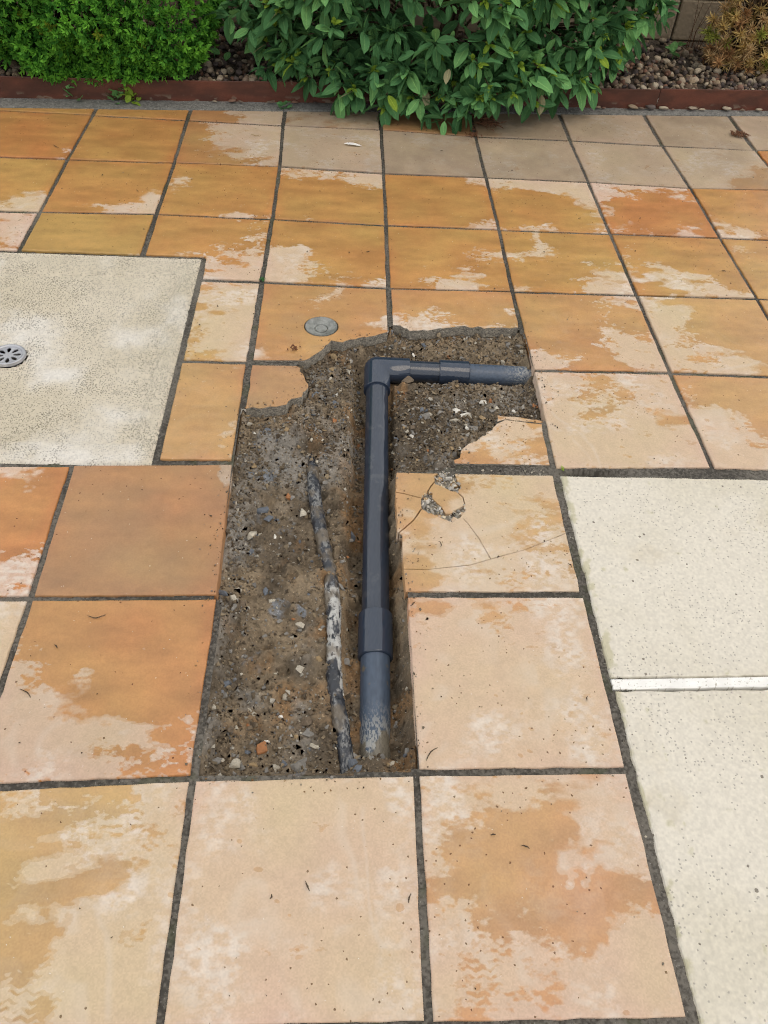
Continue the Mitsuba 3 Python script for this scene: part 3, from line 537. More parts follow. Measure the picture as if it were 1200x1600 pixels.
# elbow: a mitred bend with two collars
ER = .038
def rod(p, d, L, r, lip=.0016):
    m = m3.Manifold.cylinder(L - lip, r, r, 72) + m3.Manifold.cylinder(lip, r, r - lip, 72).translate((0, 0, L - lip))
    M = np.zeros((3, 4)); M[:, :3] = np.roll(rot_to(d), -1, 1); M[:, 3] = p; return m.transform(M)
ball = trimesh.creation.icosphere(4, radius=ER); ball.apply_translation(E0)
put(run + '__elbow', man(ball) + rod(E0, hd, .094, ER) + rod(E0, hxd, .094, ER), 'fitting_pvc', smooth=30)
hp = lambda a, b, n=12: np.array([E0 + hxd * t for t in np.linspace(a, b, n)])
put(run + '__pipe', seg(hp(.07, .20), [(t, PR) for t in np.linspace(0, 1, 12)]), 'grey_pvc', smooth=True)
put(run + '__coupling', seg(hp(.180, .268), coup, 64), 'fitting_pvc', smooth=35)
k = put(run + '__old_pipe', seg(hp(.25, .56), [(t, PR - .0005) for t in np.linspace(0, 1, 12)]), 'old_pvc', smooth=True); tag(k, 'older dusty grey pipe end going under the right-hand tiles')
tag(run, 'dark blue-grey plastic drain pipe with an elbow, laid in the trench', 'pipe')
def black_pipe(p, n, uv):
    c = mi.Color3f(.020, .023, .030) * (.7 + .7 * fbm(p.x * 90, p.y * 90, p.z * 90, 3))
    a = fbm(p.x * 40, p.y * 22, p.z * 40, 4); b = fbm(p.x * 210, p.y * 120, p.z * 210, 3)
    z = smoothstep(-2.24, -2.36, p.y) * smoothstep(-2.66, -2.58, p.y)
    lime = smoothstep(.50, .60, a + .06 * z) * smoothstep(.40, .62, b + .12 * z)
    c = mix(c, mi.Color3f(.46, .46, .44), lime * (.30 + .5 * z))
    chalk = smoothstep(.56, .7, fbm(p.x * 160, p.y * 130, p.z * 160, 3)); c = mix(c, mi.Color3f(.2, .21, .22), chalk * .5)
    mud = smoothstep(.48, .68, fbm(p.x * 35 + 5, p.y * 35, p.z * 35, 4)); return mix(c, mi.Color3f(.13, .105, .075), mud * .8)
scene['black_plastic'] = {'type': 'twosided', 'bsdf': bumped({'type': 'principled', 'base_color': proc(black_pipe), 'roughness': .35, 'specular': .55}, lambda p, n, uv: fbm(p.x * 60, p.y * 60, p.z * 60, 3), .006)}
yy = np.linspace(-1.84, -2.85, 150); OP = np.stack([np.interp(-yy, -OLD[:, 1], OLD[:, c]) for c in range(3)], 1)
from scipy.ndimage import gaussian_filter1d
OP = np.stack([gaussian_filter1d(OP[:, c], 4, mode='nearest') for c in range(3)], 1)
orad = .0163 + .0022 * (meshkit.fbm(np.c_[yy * 22, yy * 0, yy * 0], 3, 2) - .5) * 2
orad += .0018 * (np.sin((yy + 2.25) * 95) > .985)
for yj in (-2.255, -2.305, -2.47, -2.615, -2.70): orad -= .0028 * np.exp(-((yy - yj) / .006) ** 2)
om = tube(OP, orad, 24)
vv = om.vertices; om.vertices = vv + om.vertex_normals * (.0016 * (meshkit.fbm(np.asarray(vv) * 70, 3, 5) - .5))[:, None]
k = put('old_black_pipe', om, 'black_plastic', smooth=True); tag(k, 'thin old black pipe with flaking white crust beside the new pipe', 'pipe')

# ------------------------------------------------------------------ loose stones and rubble in the trench
STONE = {'slate': (.105, .118, .138), 'grey': (.185, .175, .16), 'pale': (.36, .33, .27), 'white': (.56, .54, .49), 'tan': (.25, .18, .10), 'orange': (.27, .12, .05), 'brown': (.125, .095, .066)}
for nme, c in STONE.items():
    def mk(c):
        return lambda p, n, uv: mi.Color3f(*c) * (.70 + .6 * fbm(p.x * 90, p.y * 90, p.z * 90, 3)) * (.85 + .3 * noise(p.x * 420, p.y * 420, p.z * 420))
    scene[nme + '_stone'] = {'type': 'principled', 'base_color': proc(mk(c)), 'roughness': .8, 'specular': .35}
def lay_stone(x, y, a, b, tone, seed, zoff=None, flat=.6, rot=None, tilt=.2, n=12):
    g = np.random.default_rng(seed); p, f = rock(seed, n, flat); p = p * [a / 2, b / 2 / .8, (a + b) / 4]
    p = p @ (rand_rot(g, tilt) if rot is None else (rotz(rot) @ (np.eye(3)))).T if rot is None else p @ rotz(rot).T
    z = soil_z(x, y)[0] if zoff is None else zoff
    return put('stone', TM(p + [x, y, z + .27 * (p[:, 2].max() - p[:, 2].min())], f), tone + '_stone')
SPEC = [(.063,-2.103,.059,.030,'slate','flat blue-grey stone slab lying below the ashy heap'),(.004,-1.789,.024,.052,'tan','pointed tan stone below the small tile remnant'),(.235,-1.799,.028,.026,'orange','rusty orange stone above a brown one, left of the pipe'),
 (.24,-1.829,.024,.028,'brown',None),(.164,-2.123,.025,.038,'pale','pale upright stone against the thin black pipe'),(.287,-2.143,.022,.05,'slate','dark upright slate chip between the two pipes'),(.064,-2.181,.021,.028,'pale',None),
 (.101,-2.192,.024,.016,'white',None),(.092,-2.358,.015,.032,'slate','narrow blue slate pebble standing in the brown soil'),(.172,-2.448,.036,.023,'pale','pale greenish flat stone beside the black pipe'),(.215,-2.53,.02,.019,'tan',None),
 (.197,-2.674,.040,.028,'brown','large dark brown stone near the lower end of the black pipe'),(.2,-2.701,.027,.019,'grey',None),(.211,-2.725,.027,.011,'pale',None),(.114,-2.732,.028,.034,'orange','orange-brown flat stone near the lower tile edge'),
 (.098,-2.763,.029,.013,'tan',None),(.142,-2.767,.018,.018,'pale',None),(.157,-2.761,.014,.018,'slate','small blue pebble near the lower tile edge'),(.188,-2.763,.043,.028,'grey','broad dark grey stone by the lower tile edge'),(.085,-2.681,.016,.014,'orange',None),
 (.12,-2.716,.012,.011,'white',None),(.093,-2.659,.015,.012,'pale',None),(.271,-2.511,.026,.027,'grey','grey round stone touching the lower coupling'),(.440,-1.640,.05,.045,'brown','big rounded dark stone under the side pipe'),(.395,-1.837,.021,.03,'tan','yellowish stone tight against the right of the pipe'),
 (.453,-1.814,.021,.028,'grey',None),(.569,-1.757,.027,.026,'white','white mortar chip on the rubble shelf'),(.59,-1.775,.05,.012,'white',None),(.56,-1.80,.03,.02,'pale',None),(.08,-2.13,.03,.02,'slate',None),(.105,-2.14,.022,.018,'slate',None),(.06,-1.845,.03,.02,'slate',None)]
late = []
for q, (x, y, a, b, tone, lab) in enumerate(SPEC):
    k = lay_stone(x, y, a, b, tone, 100 + q, rot=R.normal() * .3, flat=.55)
    if lab: tag(k, lab, 'stone')
    else: late.append((k, x, y, tone, max(a, b)))
def in_hole(n, mar=.006):
    out = []
    while len(out) < n:
        x, y = R.uniform(-.01, .81), R.uniform(-2.8, -1.4)
        if soil_d(x, y) > mar: out.append((x, y))
    return np.array(out)
def soil_d(x, y): return map_coordinates(D, [[(y - hy0) / hs], [(x - hx0) / hs]], order=1, mode='nearest')[0]
def crumb_density(x, y):
    d = .20 + .65 * sstep(-2.05, -1.95, y) + .5 * (x < .06) + .45 * (meshkit.fbm(np.array([x * 9, y * 9, 0.]), 3, 3) - .4) + .6 * (.42 < x < .62 and -1.98 < y < -1.72) + .3 * (y < -2.6)
    d *= 1 - .8 * math.exp(-((x - .10) / .08) ** 2 - ((y + 1.91) / .07) ** 2)
    if (x - .43) ** 2 + (y + 1.63) ** 2 < .0016: d = 0
    if abs(x - pipe_x(y)) < .037 and -2.735 < y < -1.5: d = 0
    if abs(y + 1.555) < .044 and x > .31: d = 0
    if -1.66 < y < -1.5 and .31 < x < .41: d = 0
    return d
def where(x, y):
    if x > .40 and y < -1.62:
        return 'on the rubble shelf, close beside the long pipe' if x < .455 else 'on the rubble shelf, just below the side pipe' if y > -1.74 else 'on the rubble shelf by the pale tile corner' if x > .54 else 'on the rubble shelf just above the cracked tile' if y < -1.90 else 'in the middle of the rubble shelf'
    if x > .33 and y > -1.6: return 'on the earth above the side pipe'
    if x > pipe_x(y) + .02: return 'in the slot right of the pipe'
    if y > -1.78: return 'beside the broken tiles left of the elbow'
    if y > -2.03: return 'on the ashy heap, close to the left tiles' if x < .09 else 'in the middle of the ashy heap' if x < .2 else 'on the ashy heap, close to the long pipe'
    ox = np.interp(y, OLD[::-1, 1], OLD[::-1, 0])
    if x > ox: return 'between the black pipe and the new pipe'
    return ('close to the left tiles' if x < .1 else 'just left of the black pipe') + (', just below the ashy heap' if y > -2.22 else ', half way down the trench' if y > -2.5 else ', towards the near end' if y > -2.68 else ', at the lower tile edge')
TONE = dict(slate='bluish dark', grey='mid grey', pale='pale beige', white='whitish', tan='yellow-tan', orange='rusty orange', brown='dull brown')
loose = {}
def tag_stone(k, x, y, tone, size):
    lab = '%s %s %s' % ('larger' if size > .021 else 'small', TONE[tone] + ' stone', where(x, y)); loose.setdefault(lab, []).append(k)
names = list(STONE); pw = np.array([.17, .34, .19, .05, .11, .05, .09])
cnt = 0
while cnt < 240:
    (x, y), = in_hole(1)
    if R.uniform() > crumb_density(x, y): continue
    s = np.clip(R.lognormal(-4.1, .32), .011, .036)
    t_ = names[R.choice(7, p=pw)]; k = lay_stone(x, y, s, s * R.uniform(.6, 1), t_, 1000 + cnt, tilt=.45); cnt += 1
    tag_stone(k, x, y, t_, s)
for a in late: tag_stone(*a)
for lab, ks in loose.items():
    for k in ks: tag(k, lab, 'stone', lab.replace(' stone ', ' stones ') if len(ks) > 1 else None)
rocks = [rock(50 + q, 8, .75) for q in range(16)]
def scatter_grit(pts, size, zf, tones, seed, sink=.25):
    g = np.random.default_rng(seed); V, F, C, off = [], [], [], 0
    for (x, y), s in zip(pts, size):
        p, f = rocks[g.integers(16)]; p = (p * s / 2) @ rand_rot(g, .8).T
        V.append(p + [x, y, zf(x, y) + (1 - 2 * sink) * s * .25]); F.append(f + off); off += len(p)
        C.append(np.tile(np.array(tones[g.integers(len(tones))]) * g.uniform(.65, 1.25), (len(p), 1)))
    return TM(np.vstack(V), np.vstack(F)), np.vstack(C)
scene['grit_mix'] = {'type': 'principled', 'base_color': {'type': 'mesh_attribute', 'name': 'vertex_color'}, 'roughness': .85, 'specular': .3}
pts = in_hole(34000, .002); dn = np.array([crumb_density(x, y) for x, y in pts]); pts = pts[R.uniform(size=len(pts)) < dn * .9 + .08 * (dn > 0)]
sz = np.clip(R.lognormal(-5.2, .52, len(pts)), .0025, .018)
gm, gc = scatter_grit(pts, sz, lambda x, y: soil_z(x, y)[0], [STONE['grey']] * 4 + [(.13, .135, .145)] + [(.09, .068, .046)] * 7 + [(.13, .100, .066)] * 8 + [(.19, .15, .10)] * 6 + [STONE['pale'], (.3, .28, .24), (.20, .155, .10)], 5, .05)
k = put('grit', gm, 'grit_mix', color=gc, kind='stuff'); tag(k, 'fine grey and brown rubble grit strewn over the trench soil', 'grit')
# crushed stone in the craters of the cracked tile
cpts = [];
while len(cpts) < 330:
    x, y = R.uniform(.43, .57), R.uniform(-2.21, -2.015)
    if crater.contains(Point(x, y)) or crater2.contains(Point(x, y)): cpts.append((x, y))
gm, gc = scatter_grit(cpts, np.clip(R.lognormal(-5.1, .5, len(cpts)), .003, .018), lambda x, y: -.0075 + .006 * R.uniform(), [(.36, .34, .31), (.42, .40, .36), (.46, .43, .38), (.48, .44, .37), (.28, .27, .25), (.47, .40, .29)], 6)
k = put(cracked + '__crushed_stone', gm, 'grit_mix', color=gc, kind='stuff')
cb = trimesh.creation.extrude_polygon(unary_union([crater, crater2]).buffer(.004).convex_hull, .01, engine='earcut'); cb.apply_translation([0, 0, -.019]); put(cracked + '__crater_floor', cb, 'broken_stone')
for q, (x, y, r_, a_) in enumerate([(.535,-2.062,.014,.3),(.50,-2.045,.010,1.2),(.545,-2.158,.010,2.),(.487,-2.168,.012,.9),(.462,-2.112,.009,.2),(.524,-2.178,.010,1.7)]):
    an = a_ + np.array([0, 1.3, 2.4, 3.6, 4.9]); sh = np.c_[x + r_ * np.cos(an) * R.uniform(.7, 1, 5), y + r_ * np.sin(an) * R.uniform(.6, .9, 5)]
    mm = plate(slab_pts(sh, .006, .0004, R), thick=.007, z=-.0035 - .002 * R.uniform(), tilt=R.normal(size=2) * .22, ctr=(x, y), bev=.0006); put(cracked + '__fragment', mm, 'stone_tile', uv=tile_uv(mm, 1, 5))
k = lay_stone(.519, -2.047, .030, .024, 'white', 77, zoff=-.004, rot=.2); tag(k, 'pale grey stone chip lying in the crater of the cracked tile', 'stone')
k = lay_stone(.457, -2.136, .022, .03, 'grey', 78, zoff=-.007, rot=.4); tag(k, 'grey crushed lump at the left tip of the cracked tile crater', 'stone')

# ------------------------------------------------------------------ litter on the paving
scene['twig_brown'] = {'type': 'principled', 'base_color': rgb(.05, .035, .02), 'roughness': .8}
scene['twig_tan'] = {'type': 'principled', 'base_color': rgb(.3, .2, .09), 'roughness': .8}
TW = [(-.109,-.112),(-.856,-.295),(-.636,-.517),(-.489,-.629),(-.373,-.57),(-.31,-.524),(-.035,-.807),(-.059,-.782),(.204,-.304),(.132,-1.004),(.27,-.999),(.334,-.99),(1.106,-.7),(1.192,-.74),(1.335,-.687),(1.539,-1.032),(-.242,-2.468),(-.306,-2.544),(-.337,-2.649),(.162,-.573),(.936,-.949),
 (.211,-3.001),(.152,-3.017),(.432,-2.771),(.529,-2.919),(.582,-2.941),(.413,-2.43),(.774,-2.318),(.483,-2.262),(-.124,-1.337),(.379,-3.022),(.747,-2.654),(1.178,-.041),(.907,-.338),(.64,-.186)]
twl = {}
for q, (x, y) in enumerate(TW):
    big = q in (0, 1, 16, 18, 23); L = R.uniform(.028, .042) if big else R.uniform(.007, .017); a = R.uniform(0, np.pi); t = np.linspace(-.5, .5, 9)
    bend_ = R.normal() * L * .45; P = np.c_[x + np.cos(a) * t * L - np.sin(a) * bend_ * (t * t - .25), y + np.sin(a) * t * L + np.cos(a) * bend_ * (t * t - .25), .0035 + .002 * np.sin(t * 5 + q) ** 2]
    k = put('twig', tube(P, .0009 * (1.3 - abs(t)) if big else .0012 * (1.2 - abs(t) * 1.6), 6), 'twig_tan' if q in (0, 4) else 'twig_brown', smooth=True)
    side = 'left of the pipe' if x < .34 else 'right of the pipe'
    at_ = ('far tiles nearest the shrubs' if y > -.4 else 'second row of far tiles' if y > -.8 else 'third row of far tiles' if y > -1.2 else 'tiles beside the trench' if y > -2.82 else 'front row of tiles')
    lab = ('longer curved ' if big else 'short ') + ('pale straw' if q in (0, 4) else 'dark twig') + ' on the ' + at_ + ', ' + side
    twl.setdefault(lab, []).append(k)
for lab, ks in twl.items():
    for k in ks: tag(k, lab, 'twig', lab.replace('twig', 'twigs').replace('straw', 'straws') if len(ks) > 1 else None)
# dirt crumbs
def on_tiles(n):
    out = []
    P = shapely.prepare(TILES) or TILES
    while len(out) < n:
        c = np.c_[R.uniform(-1.2, 2.1, 400), R.uniform(-3.4, .2, 400)]; out += list(c[shapely.contains_xy(TILES, c[:, 0], c[:, 1])])
    return np.array(out[:n])
gm, gc = scatter_grit(on_tiles(520), np.clip(R.lognormal(-5.75, .42, 520), .0018, .009), lambda x, y: .001, [(.05, .035, .022), (.08, .055, .035), (.04, .032, .025), (.12, .09, .06), (.2, .17, .13)], 9)
k = put('dirt_crumb', gm, 'grit_mix', color=gc, kind='stuff'); tag(k, 'tiny dark dirt crumbs scattered over the tiles', 'dirt')
rim = []
while len(rim) < 620:
    x, y = R.uniform(-.06, .86), R.uniform(-2.86, -1.36); d = soil_d(x, y)
    if -.045 < d < -.003 and R.uniform() < .15 + .85 * math.exp(d / .010): rim.append((x, y))
gm, gc = scatter_grit(rim, np.clip(R.lognormal(-5.6, .45, len(rim)), .0018, .009), lambda x, y: .0008 if TILES.contains(Point(x, y)) else -.006, [(.10, .08, .056), (.135, .11, .08), STONE['grey'], (.21, .122, .056)], 19)
k = put('spilled_earth', gm, 'grit_mix', color=gc, kind='stuff'); tag(k, 'crumbs of earth spilled on the tile rims round the trench', 'earth')
pj = np.vstack([[(R.uniform(-1.1, 1.9), R.choice(np.arange(0, -1.3, -.4)) + R.normal() * .004) for _ in range(70)], [(R.choice(np.arange(-.8, 1.7, .4)) + R.normal() * .004, R.uniform(-1.9, 0)) for _ in range(70)], [(.806 + R.normal() * .006, R.uniform(-3.1, -2.03)) for _ in range(60)], [(R.uniform(.5, .78), -2.01 + R.normal() * .004) for _ in range(60)]])
pj = pj[~shapely.contains_xy(HOLE, pj[:, 0], pj[:, 1])]
gm, gc = scatter_grit(pj, np.clip(R.lognormal(-5.3, .4, len(pj)), .002, .011), lambda x, y: -.0065, [STONE['grey'], STONE['pale'], (.1, .095, .085), (.25, .24, .2)], 10)
k = put('joint_grit', gm, 'grit_mix', color=gc, kind='stuff'); tag(k, 'small pale stones and grit caught in the tile joints', 'grit')

# ------------------------------------------------------------------ gravel of the bed
PEB = [(.115, .08, .06), (.22, .165, .11), (.085, .066, .06), (.26, .21, .155), (.15, .08, .055), (.06, .048, .045), (.32, .27, .20), (.15, .105, .075)]
ico = trimesh.creation.icosphere(1)
def pebble_mesh(g, s):
    v = np.array(ico.vertices) * [1, g.uniform(.65, .95), g.uniform(.5, .8)]; v *= 1 + .75 * (meshkit.noise(v * 1.5 + g.uniform(0, 99, 3))[:, None] - .5)
    return v @ rand_rot(g, .5).T * s / 2, np.array(ico.faces)
g = np.random.default_rng(12); V, F, C, off = [], [], [], 0
big = []
for q in range(3600):
    x = g.uniform(-1.6, 2.6); t = g.uniform(0, 1) ** 1.3; y = edge_y(x) + .02 + t * (.95 - .75 * edge_y(x)); s = np.clip(g.lognormal(-3.7, .32), .012, .048)
    if y > wall_y(x) - .03: continue
    v, f = pebble_mesh(g, s); z = .055 + .022 * g.uniform(); col = np.array(PEB[g.integers(8)]) * g.uniform(.7, 1.2)
    if y < edge_y(x) + .07 and (x > 1.25 or -.35 < x < .12) and len(big) < 60: big.append((TM(v + [x, y, z + .008], f), g.integers(8))); continue
    V.append(v + [x, y, z]); F.append(f + off); off += len(v); C.append(np.tile(col, (len(v), 1)))
k = put('gravel', TM(np.vstack(V), np.vstack(F)), 'grit_mix', smooth=True, color=np.vstack(C), kind='stuff'); tag(k, 'rounded brown and beige gravel covering the planting bed', 'gravel')
for q, c in enumerate(PEB): scene['pebble_%d' % q] = {'type': 'principled', 'base_color': proc((lambda c: lambda p, n, uv: mi.Color3f(*c) * (.75 + .5 * fbm(p.x * 70, p.y * 70, p.z * 70, 3)))(c)), 'roughness': .7}
for m, c in big:
    k = put('pebble', m, 'pebble_%d' % c, smooth=True); side = 'right of the laurel' if m.vertices[:, 0].mean() > .6 else 'between the two green shrubs'
    tone = ['dark brown', 'yellow-brown', 'dark grey', 'beige', 'reddish brown', 'blackish', 'cream', 'mid brown'][c]
    tag(k, tone + ' pebble just behind the rusty edging ' + side, 'pebble', tone + ' pebbles ' + side)
chips = {}
for q, (x, dy, s, c, lab) in enumerate([(1.385,.0,.030,1,None),(1.41,.004,.022,4,None),(1.55,.0,.05,1,'yellowish flat chip on the kerb in front of the edging seam'),(1.585,.004,.03,0,None),(1.63,.0,.05,2,'purplish grey flat stone on the kerb in front of the edging seam'),(1.69,.002,.043,6,'cream rounded stone on the kerb in front of the edging'),(1.735,.006,.02,4,None),(1.83,.0,.04,3,None),(1.875,.004,.026,6,None),(1.99,-.002,.048,6,None),(2.07,.003,.024,7,None),(2.15,.0,.034,3,None),(-.235,.0,.042,4,None),(-.20,.004,.024,0,None),(-.31,.002,.02,3,None),(-.07,.004,.025,0,None),(.03,.0,.03,4,None),(.12,.003,.022,2,None)]):
    v, f = pebble_mesh(g, s); v = v * [1.15, .6, .42]; yk = edge_y(x) - .018 - dy
    k = put('pebble', TM(v + [x, yk, .006 + .2 * s], f), 'pebble_%d' % c, smooth=True)
    tone = ['dark brown', 'yellow-brown', 'dark grey', 'beige', 'reddish brown', 'blackish', 'cream', 'mid brown'][c]; side = 'at the right' if x > .6 else 'below the gap between the green shrubs'
    base = '%s %s stone chip on the kerb, %s' % ('larger' if s > .035 else 'small', tone, side)
    if lab: tag(k, lab, 'pebble')
    else: chips.setdefault(base, []).append(k)
for lab, ks in chips.items():
    for k in ks: tag(k, lab, 'pebble', lab.replace('chip', 'chips') if len(ks) > 1 else None)

# ------------------------------------------------------------------ foliage
def leaf_bsdf(c, c2, rough=.35, dt=.5):
    def fn(p, n, uv):
        rib = smoothstep(.10, .03, dr.abs(uv.x)); t = fbm(p.x * 40, p.y * 40, p.z * 40, 2)
        col = mix(c, c2, t); return mix(col, mi.Color3f(c2[0] * 1.6 + .03, c2[1] * 1.35 + .03, c2[2] * 1.3 + .02), rib * .6)
    return {'type': 'principledthin', 'base_color': proc(fn), 'roughness': rough, 'diff_trans': dt, 'spec_trans': 0.0, 'eta': 1.5}
scene['leaf_deep'] = leaf_bsdf((.050, .135, .056), (.072, .180, .068), .24)
scene['leaf_mid'] = leaf_bsdf((.084, .220, .090), (.115, .275, .108), .24)
scene['leaf_light'] = leaf_bsdf((.145, .345, .125), (.19, .41, .145), .24)
scene['leaf_young'] = leaf_bsdf((.24, .38, .05), (.32, .46, .07), .4, .8)
scene['leaf_faded'] = leaf_bsdf((.30, .29, .17), (.36, .34, .2), .5, .4)
def leaf_mesh(fold=.35, curl=.5, wid=.36, seg=7, wav=0.):
    """unit leaf along +x, blade up along +z; two halves with a crease at the midrib"""
    t = np.linspace(0, 1, seg); w = wid / 2 * np.sin(np.pi * np.clip(t, 0, 1) ** .95) ** .68 * (1 - .08 * t); w[0] = .012; w[-1] = .002
    x = t; z = -curl * t ** 2 * .35; V, F, UV = [], [], []
    for sgn in (-1, 1):
        o = len(V) * seg * 0 + sum(len(a) for a in V)
        mid = np.c_[x, 0 * x, z]; out = np.c_[x, sgn * w * math.cos(fold), z + w * math.sin(fold) + wav * w * np.sin(t * 14 + sgn)]; half = np.c_[x, sgn * w * .5 * math.cos(fold * .7), z + w * .5 * math.sin(fold * .7)]
        V.append(np.vstack([mid, half, out])); UV.append(np.vstack([np.c_[0 * x, t], np.c_[0 * x + .5, t], np.c_[0 * x + 1, t]]))
        for r in (0, 1):
            a = o + r * seg + np.arange(seg - 1); b = a + 1; c = b + seg; d = a + seg
            q = np.vstack([np.stack([a, b, c], 1), np.stack([a, c, d], 1)]); F.append(q if sgn > 0 else q[:, ::-1])
    return np.vstack(V), np.vstack(F), np.vstack(UV)
LV = [leaf_mesh(.18, .3, .46), leaf_mesh(.28, .8, .50, 7, .14), leaf_mesh(.22, .5, .54), leaf_mesh(.35, 1.1, .44, 7, .18), leaf_mesh(.15, -.1, .50)]
g = np.random.default_rng(21)
leaves = []          # (variant, 3x3, position, bsdf)
stems = []
def whorl(pos, axis, n=7, L=.085, young=.35, spread=(.75, 1.35), droop=.5):
    axis = np.asarray(axis, float) / np.linalg.norm(axis); B = rot_to(axis)
    a0 = g.uniform(0, 6.28)
    for q in range(n):
        a = a0 + q * 2.4 + g.normal() * .25; th = g.uniform(*spread)
        d = B @ np.array([math.cos(th), math.sin(th) * math.cos(a), math.sin(th) * math.sin(a)])
        d = d + np.array([0, 0, -droop * g.uniform(.5, 1.3)]); d /= np.linalg.norm(d)
        l = L * g.uniform(.55, 1.2)
        M = rot_to(d, g.normal() * .45) * l
        r = g.uniform()
        leaves.append((g.integers(5), M, pos - axis * (.035 * q / n) + d * .008, 'leaf_deep' if r < .34 else 'leaf_mid' if r < .74 else 'leaf_light'))
    if g.uniform() < young:
        for q in range(g.integers(4, 8)):
            a = q * 2.1 + a0; th = g.uniform(.2, .8); d = B @ np.array([math.cos(th), math.sin(th) * math.cos(a), math.sin(th) * math.sin(a)]) + [0, 0, .15]
            leaves.append((g.integers(5), rot_to(d, g.normal() * .4) * L * g.uniform(.28, .5), pos + axis * .005, 'leaf_young'))
    stems.append((pos, axis))
zl_x = [-.35, -.27, -.15, -.1, .08, .22, .41, .55, .65, .74, .9, 1.04, 1.15, 1.3, 1.45, 1.6, 1.75]
zl_z = [.60, .32, .22, .13, .12, .10, .09, .10, .085, .09, .13, .10, .12, .18, .29, .46, .75]
def lau_y(x, z): return .06 + .42 * np.abs((x - .66) / .98) ** 2.2 + .16 * sstep(.25, .0, z) * 0 + .10 * (meshkit.noise(np.array([x * 5, z * 5, .3])) - .5) * 2 - .05 * math.exp(-((z - .45) / .4) ** 2)
for layer, (n, back) in enumerate(((390, 0), (330, .09), (220, .2))):
    for q in range(n):
        x = g.uniform(-.33, 1.72); z0 = np.interp(x, zl_x, zl_z) + .02 + .03 * layer; z = z0 + (1.35 - z0) * g.uniform() ** 1.7
        y = lau_y(x, z) + back + abs(g.normal()) * .03
        ax = np.array([(x - .66) * .5 + g.normal() * .35, -1.0 + g.normal() * .3, .25 + .5 * z + g.normal() * .35])
        whorl(np.array([x, y, z]), ax, g.integers(5, 9), (.083 * g.uniform(.7, 1.2)), .42 if layer == 0 else .05, droop=-.1 + .5 * g.uniform())
LOW = [(-.24,.3,.31),(-.15,.28,.27),(-.10,.27,.12),(.06,.2,.22),(.09,.2,.12),(.195,.15,.17),(.22,.13,.08),(.38,.09,.16),(.41,.08,.06),(.505,.05,.21),(.555,.04,.12),(.60,.05,.06),(.66,.0,.055),(.73,.02,.085),(.64,.05,.18),(.76,.05,.23),(.88,.06,.14),(.95,.08,.19),(1.04,.1,.10),(1.15,.15,.13),(1.19,.2,.2),(1.31,.22,.14),(1.40,.3,.21),(1.30,.3,.3),(1.49,.4,.28),(1.61,.45,.34),(.3,.12,.1),(.48,.07,.1),(.82,.05,.16),(1.1,.13,.2),(0.0,.23,.2)]
for x, y, z in LOW: whorl(np.array([x, y, z]), [(x - .66) * .6 + g.normal() * .2, -.8, .05 + g.normal() * .2], g.integers(6, 9), .088, .5, droop=.7)
for q in range(320):     # top and back of the crown
    th, r = g.uniform(0, 6.28), math.sqrt(g.uniform()); x, y = .66 + .95 * r * math.cos(th), .62 + .38 * r * math.sin(th); z = 1.38 - .25 * r * r + g.normal() * .03
    whorl(np.array([x, y, z]), [g.normal() * .4, g.normal() * .4, 1], 8, .09, .2)
for q in range(26):
    p = leaves[g.integers(2500)][2]
    if p[2] < .6: leaves.append((g.integers(5), rot_to([g.normal(), -.5, -.4], .4) * .07, p + [0, -.02, 0], 'leaf_faded' if q % 3 else 'leaf_young'))
leaves.append((1, rot_to([.1, -.15, -1], .4) * .075, np.array([1.07, .10, .13]), 'leaf_faded'))
leaves.append((2, rot_to([-.2, -.6, -.5], .2) * .06, np.array([.66, .02, .24]), 'leaf_faded'))
lau = 'laurel_shrub'
order = sorted(range(len(leaves)), key=lambda q: np.linalg.norm(leaves[q][2] - EYE) + (9 if leaves[q][2][2] > .42 or leaves[q][2][2] < 0.02 else 0))
show = set(order[:300])
rest = {}
for q, (v, M, pos, b) in enumerate(leaves):
    V_, F_, U_ = LV[v]; W_ = V_ @ M.T + pos
    if q in show: put(lau + '__leaf', TM(W_, F_), b, smooth=True, uv=U_)
    else: rest.setdefault(b, []).append((W_, F_, U_))
for b, ls in rest.items():
    off = np.cumsum([0] + [len(a) for a, _, _ in ls[:-1]])
    k = put(lau + '__foliage', TM(np.vstack([a for a, _, _ in ls]), np.vstack([f + o for (_, f, _), o in zip(ls, off)])), b, smooth=True, uv=np.vstack([u for _, _, u in ls]), kind='stuff')
scene['bark'] = {'type': 'principled', 'base_color': proc(lambda p, n, uv: mix((.05, .035, .022), (.13, .095, .06), fbm(p.x * 60, p.y * 60, p.z * 25, 3))), 'roughness': .9}
tw = []
root = np.array([.7, .66, .04])
for q in range(0, len(stems), 3):
    p, a = stems[q]; c = root + (p - root) * .55 + [0, 0, .12]
    t = np.linspace(.45, 1, 6)[:, None]; tw.append(tube((1 - t) ** 2 * root + 2 * t * (1 - t) * c + t * t * p, np.linspace(.006, .0022, 6), 5, False))
put(lau + '__twigs', cat(tw), 'bark', smooth=True, kind='stuff')
for q in range(7):
    e = np.array([g.uniform(0, 1.35), g.uniform(.4, .85), g.uniform(.6, 1.1)]); t = np.linspace(0, 1, 10)[:, None]; c = root + [(e - root)[0] * .3, 0, .4]
    put(lau + '__branch', tube((1 - t) ** 2 * (root + [g.normal() * .05, g.normal() * .03, 0]) + 2 * t * (1 - t) * c + t * t * e, np.linspace(.016, .006, 10), 8), 'bark', smooth=True)
tag(lau, 'large glossy dark green laurel shrub overhanging the edging and tiles', 'shrub')

